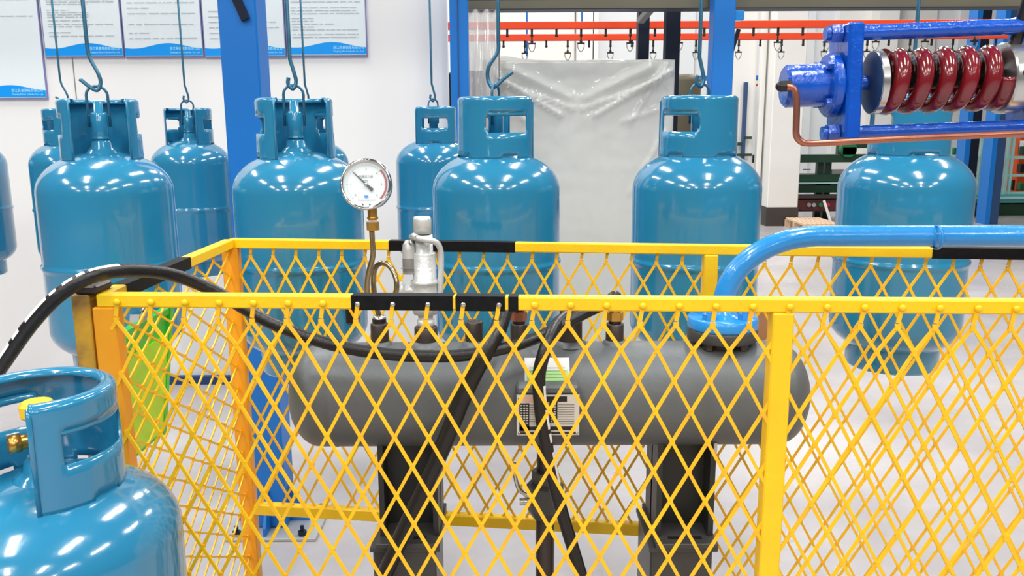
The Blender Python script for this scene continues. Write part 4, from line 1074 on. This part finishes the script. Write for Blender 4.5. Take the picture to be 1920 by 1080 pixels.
for px in (1352, 1364):
    x = P(px, 150, 14).x; m = MB(); m.box((x-.04, 14.02, 0), (x+.04, 14.1, P(px, 150, 14).z)); obj('support_post', m, 'blue', t)
for px in (1386, 1330): 
    m = MB(); bxp(m, px-.8, px+.8, 163, 171, 13.9, .03); obj('hanger', m, 'red', t)
t = thing('window_frame', 'small grey barred window on the far wall left of the white pillar', 'window', P(1407, 210, FWY-.1))
m = MB(); bxp(m, 1403, 1404, 160, 212, FWY-.12, .05); bxp(m, 1409, 1410.5, 160, 212, FWY-.12, .05); bxp(m, 1403, 1412, 188, 189, FWY-.12, .05); bxp(m, 1402, 1412, 211, 213, FWY-.12, .05); obj('bars', m, 'grey', t)

# right-hand side blue columns
def far_post(pl, pr_, yfoot, ytop, label, dk):
    f0 = PZ((pl+pr_)/2, yfoot, 0); Y = f0.y
    x0 = P(pl, yfoot, Y).x; x1 = P(pr_, yfoot, Y).x; zt_ = 3.4
    t = thing('far_column', label, 'column', ((x0+x1)/2, Y, 0))
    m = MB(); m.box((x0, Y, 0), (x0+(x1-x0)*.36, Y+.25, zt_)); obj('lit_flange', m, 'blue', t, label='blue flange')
    m = MB(); m.box((x0+(x1-x0)*.36, Y+.01, 0), (x1, Y+.25, zt_)); obj('shaft', m, dk, t)  # shaded side of the blue column, painted darker than the lit flange
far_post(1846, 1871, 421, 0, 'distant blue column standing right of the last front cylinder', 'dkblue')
far_post(1797, 1823, 409, 0, 'shade-darkened blue column rising just behind the shoulder of the last front cylinder', 'navy')

TYR = 13.6
t = thing('storage_rack', 'pale aqua and teal rack of machine frames at the far right', 'rack', (P(1850, 300, TYR).x, TYR, 0))
for yt, yb in ((254, 259), (292, 299), (326, 332), (359, 366)):
    m = MB(); bxp(m, 1765, 2050, yt, yb, TYR, .08); obj('shelf_rail', m, 'aqua', t)
for px in (1780, 1795, 1838, 1889, 1897, 1960):
    m = MB(); x = P(px, 300, TYR).x; m.box((x-.018, TYR-.02, 0), (x+.018, TYR+.02, P(px, 250, TYR).z)); obj('upright', m, 'aqua', t)
m = MB(); bxp(m, 1770, 2050, 366, 381, TYR-.3, .35); obj('tray', m, 'teal', t)
m = MB(); bxp(m, 1765, 2050, 368, 374, TYR-.34, .05); obj('tray_lip', m, 'aqua', t)
m = MB(); bxp(m, 1765, 2050, 382, 411, TYR-.25, .5); obj('plinth', m, 'mach', t)
rnd = random.Random(5)
m = MB()
cols = ['mach', 'dark', 'paper', 'grey', 'machg', 'dkblue', 'colwhite', 'mach', 'dark', 'nozzle', 'paper', 'teal']
for k in range(22):
    px = 1772+rnd.random()*150; row = rnd.choice(((262, 290), (301, 324), (335, 357)))
    h = rnd.uniform(.45, .95); w = rnd.uniform(6, 14)
    m = MB(); bxp(m, px, px+w, row[1]-(row[1]-row[0])*h, row[1], TYR+.12+k*.012, .12, .01); obj('stored_part', m, cols[k % len(cols)], t)
m = MB(); bxp(m, 1845, 1860, 262, 292, TYR-.08, .1, .01); obj('stored_part', m, 'colwhite', t)
m = MB(); bxp(m, 1906, 1960, 257, 320, TYR+.62, .3, .02); o = obj('orange_cabinet', m, 'orangebox'); o.location.z = 0
# extend down to the floor
me = o.data; z_lo = min(v.co.z for v in me.vertices)
lift = P(1930, 320, TYR+.62).z
for v in me.vertices:
    v.co.z = (v.co.z + lift) if v.co.z > .05 else 0.0
tag(o, 'orange-red cabinet cut by the right edge of the picture beside the aqua rack', 'cabinet')
# brown carton behind the post
cf = PZ(1432, 641, 0)
m = MB(); m.box((P(1408, 600, cf.y).x, cf.y, 0), (P(1444, 600, cf.y).x, cf.y+.2, P(1430, 576, cf.y).z), bev=.004); o = tag(obj('carton', m, 'carton'), 'brown carton on the floor behind the sky blue flange', 'box')
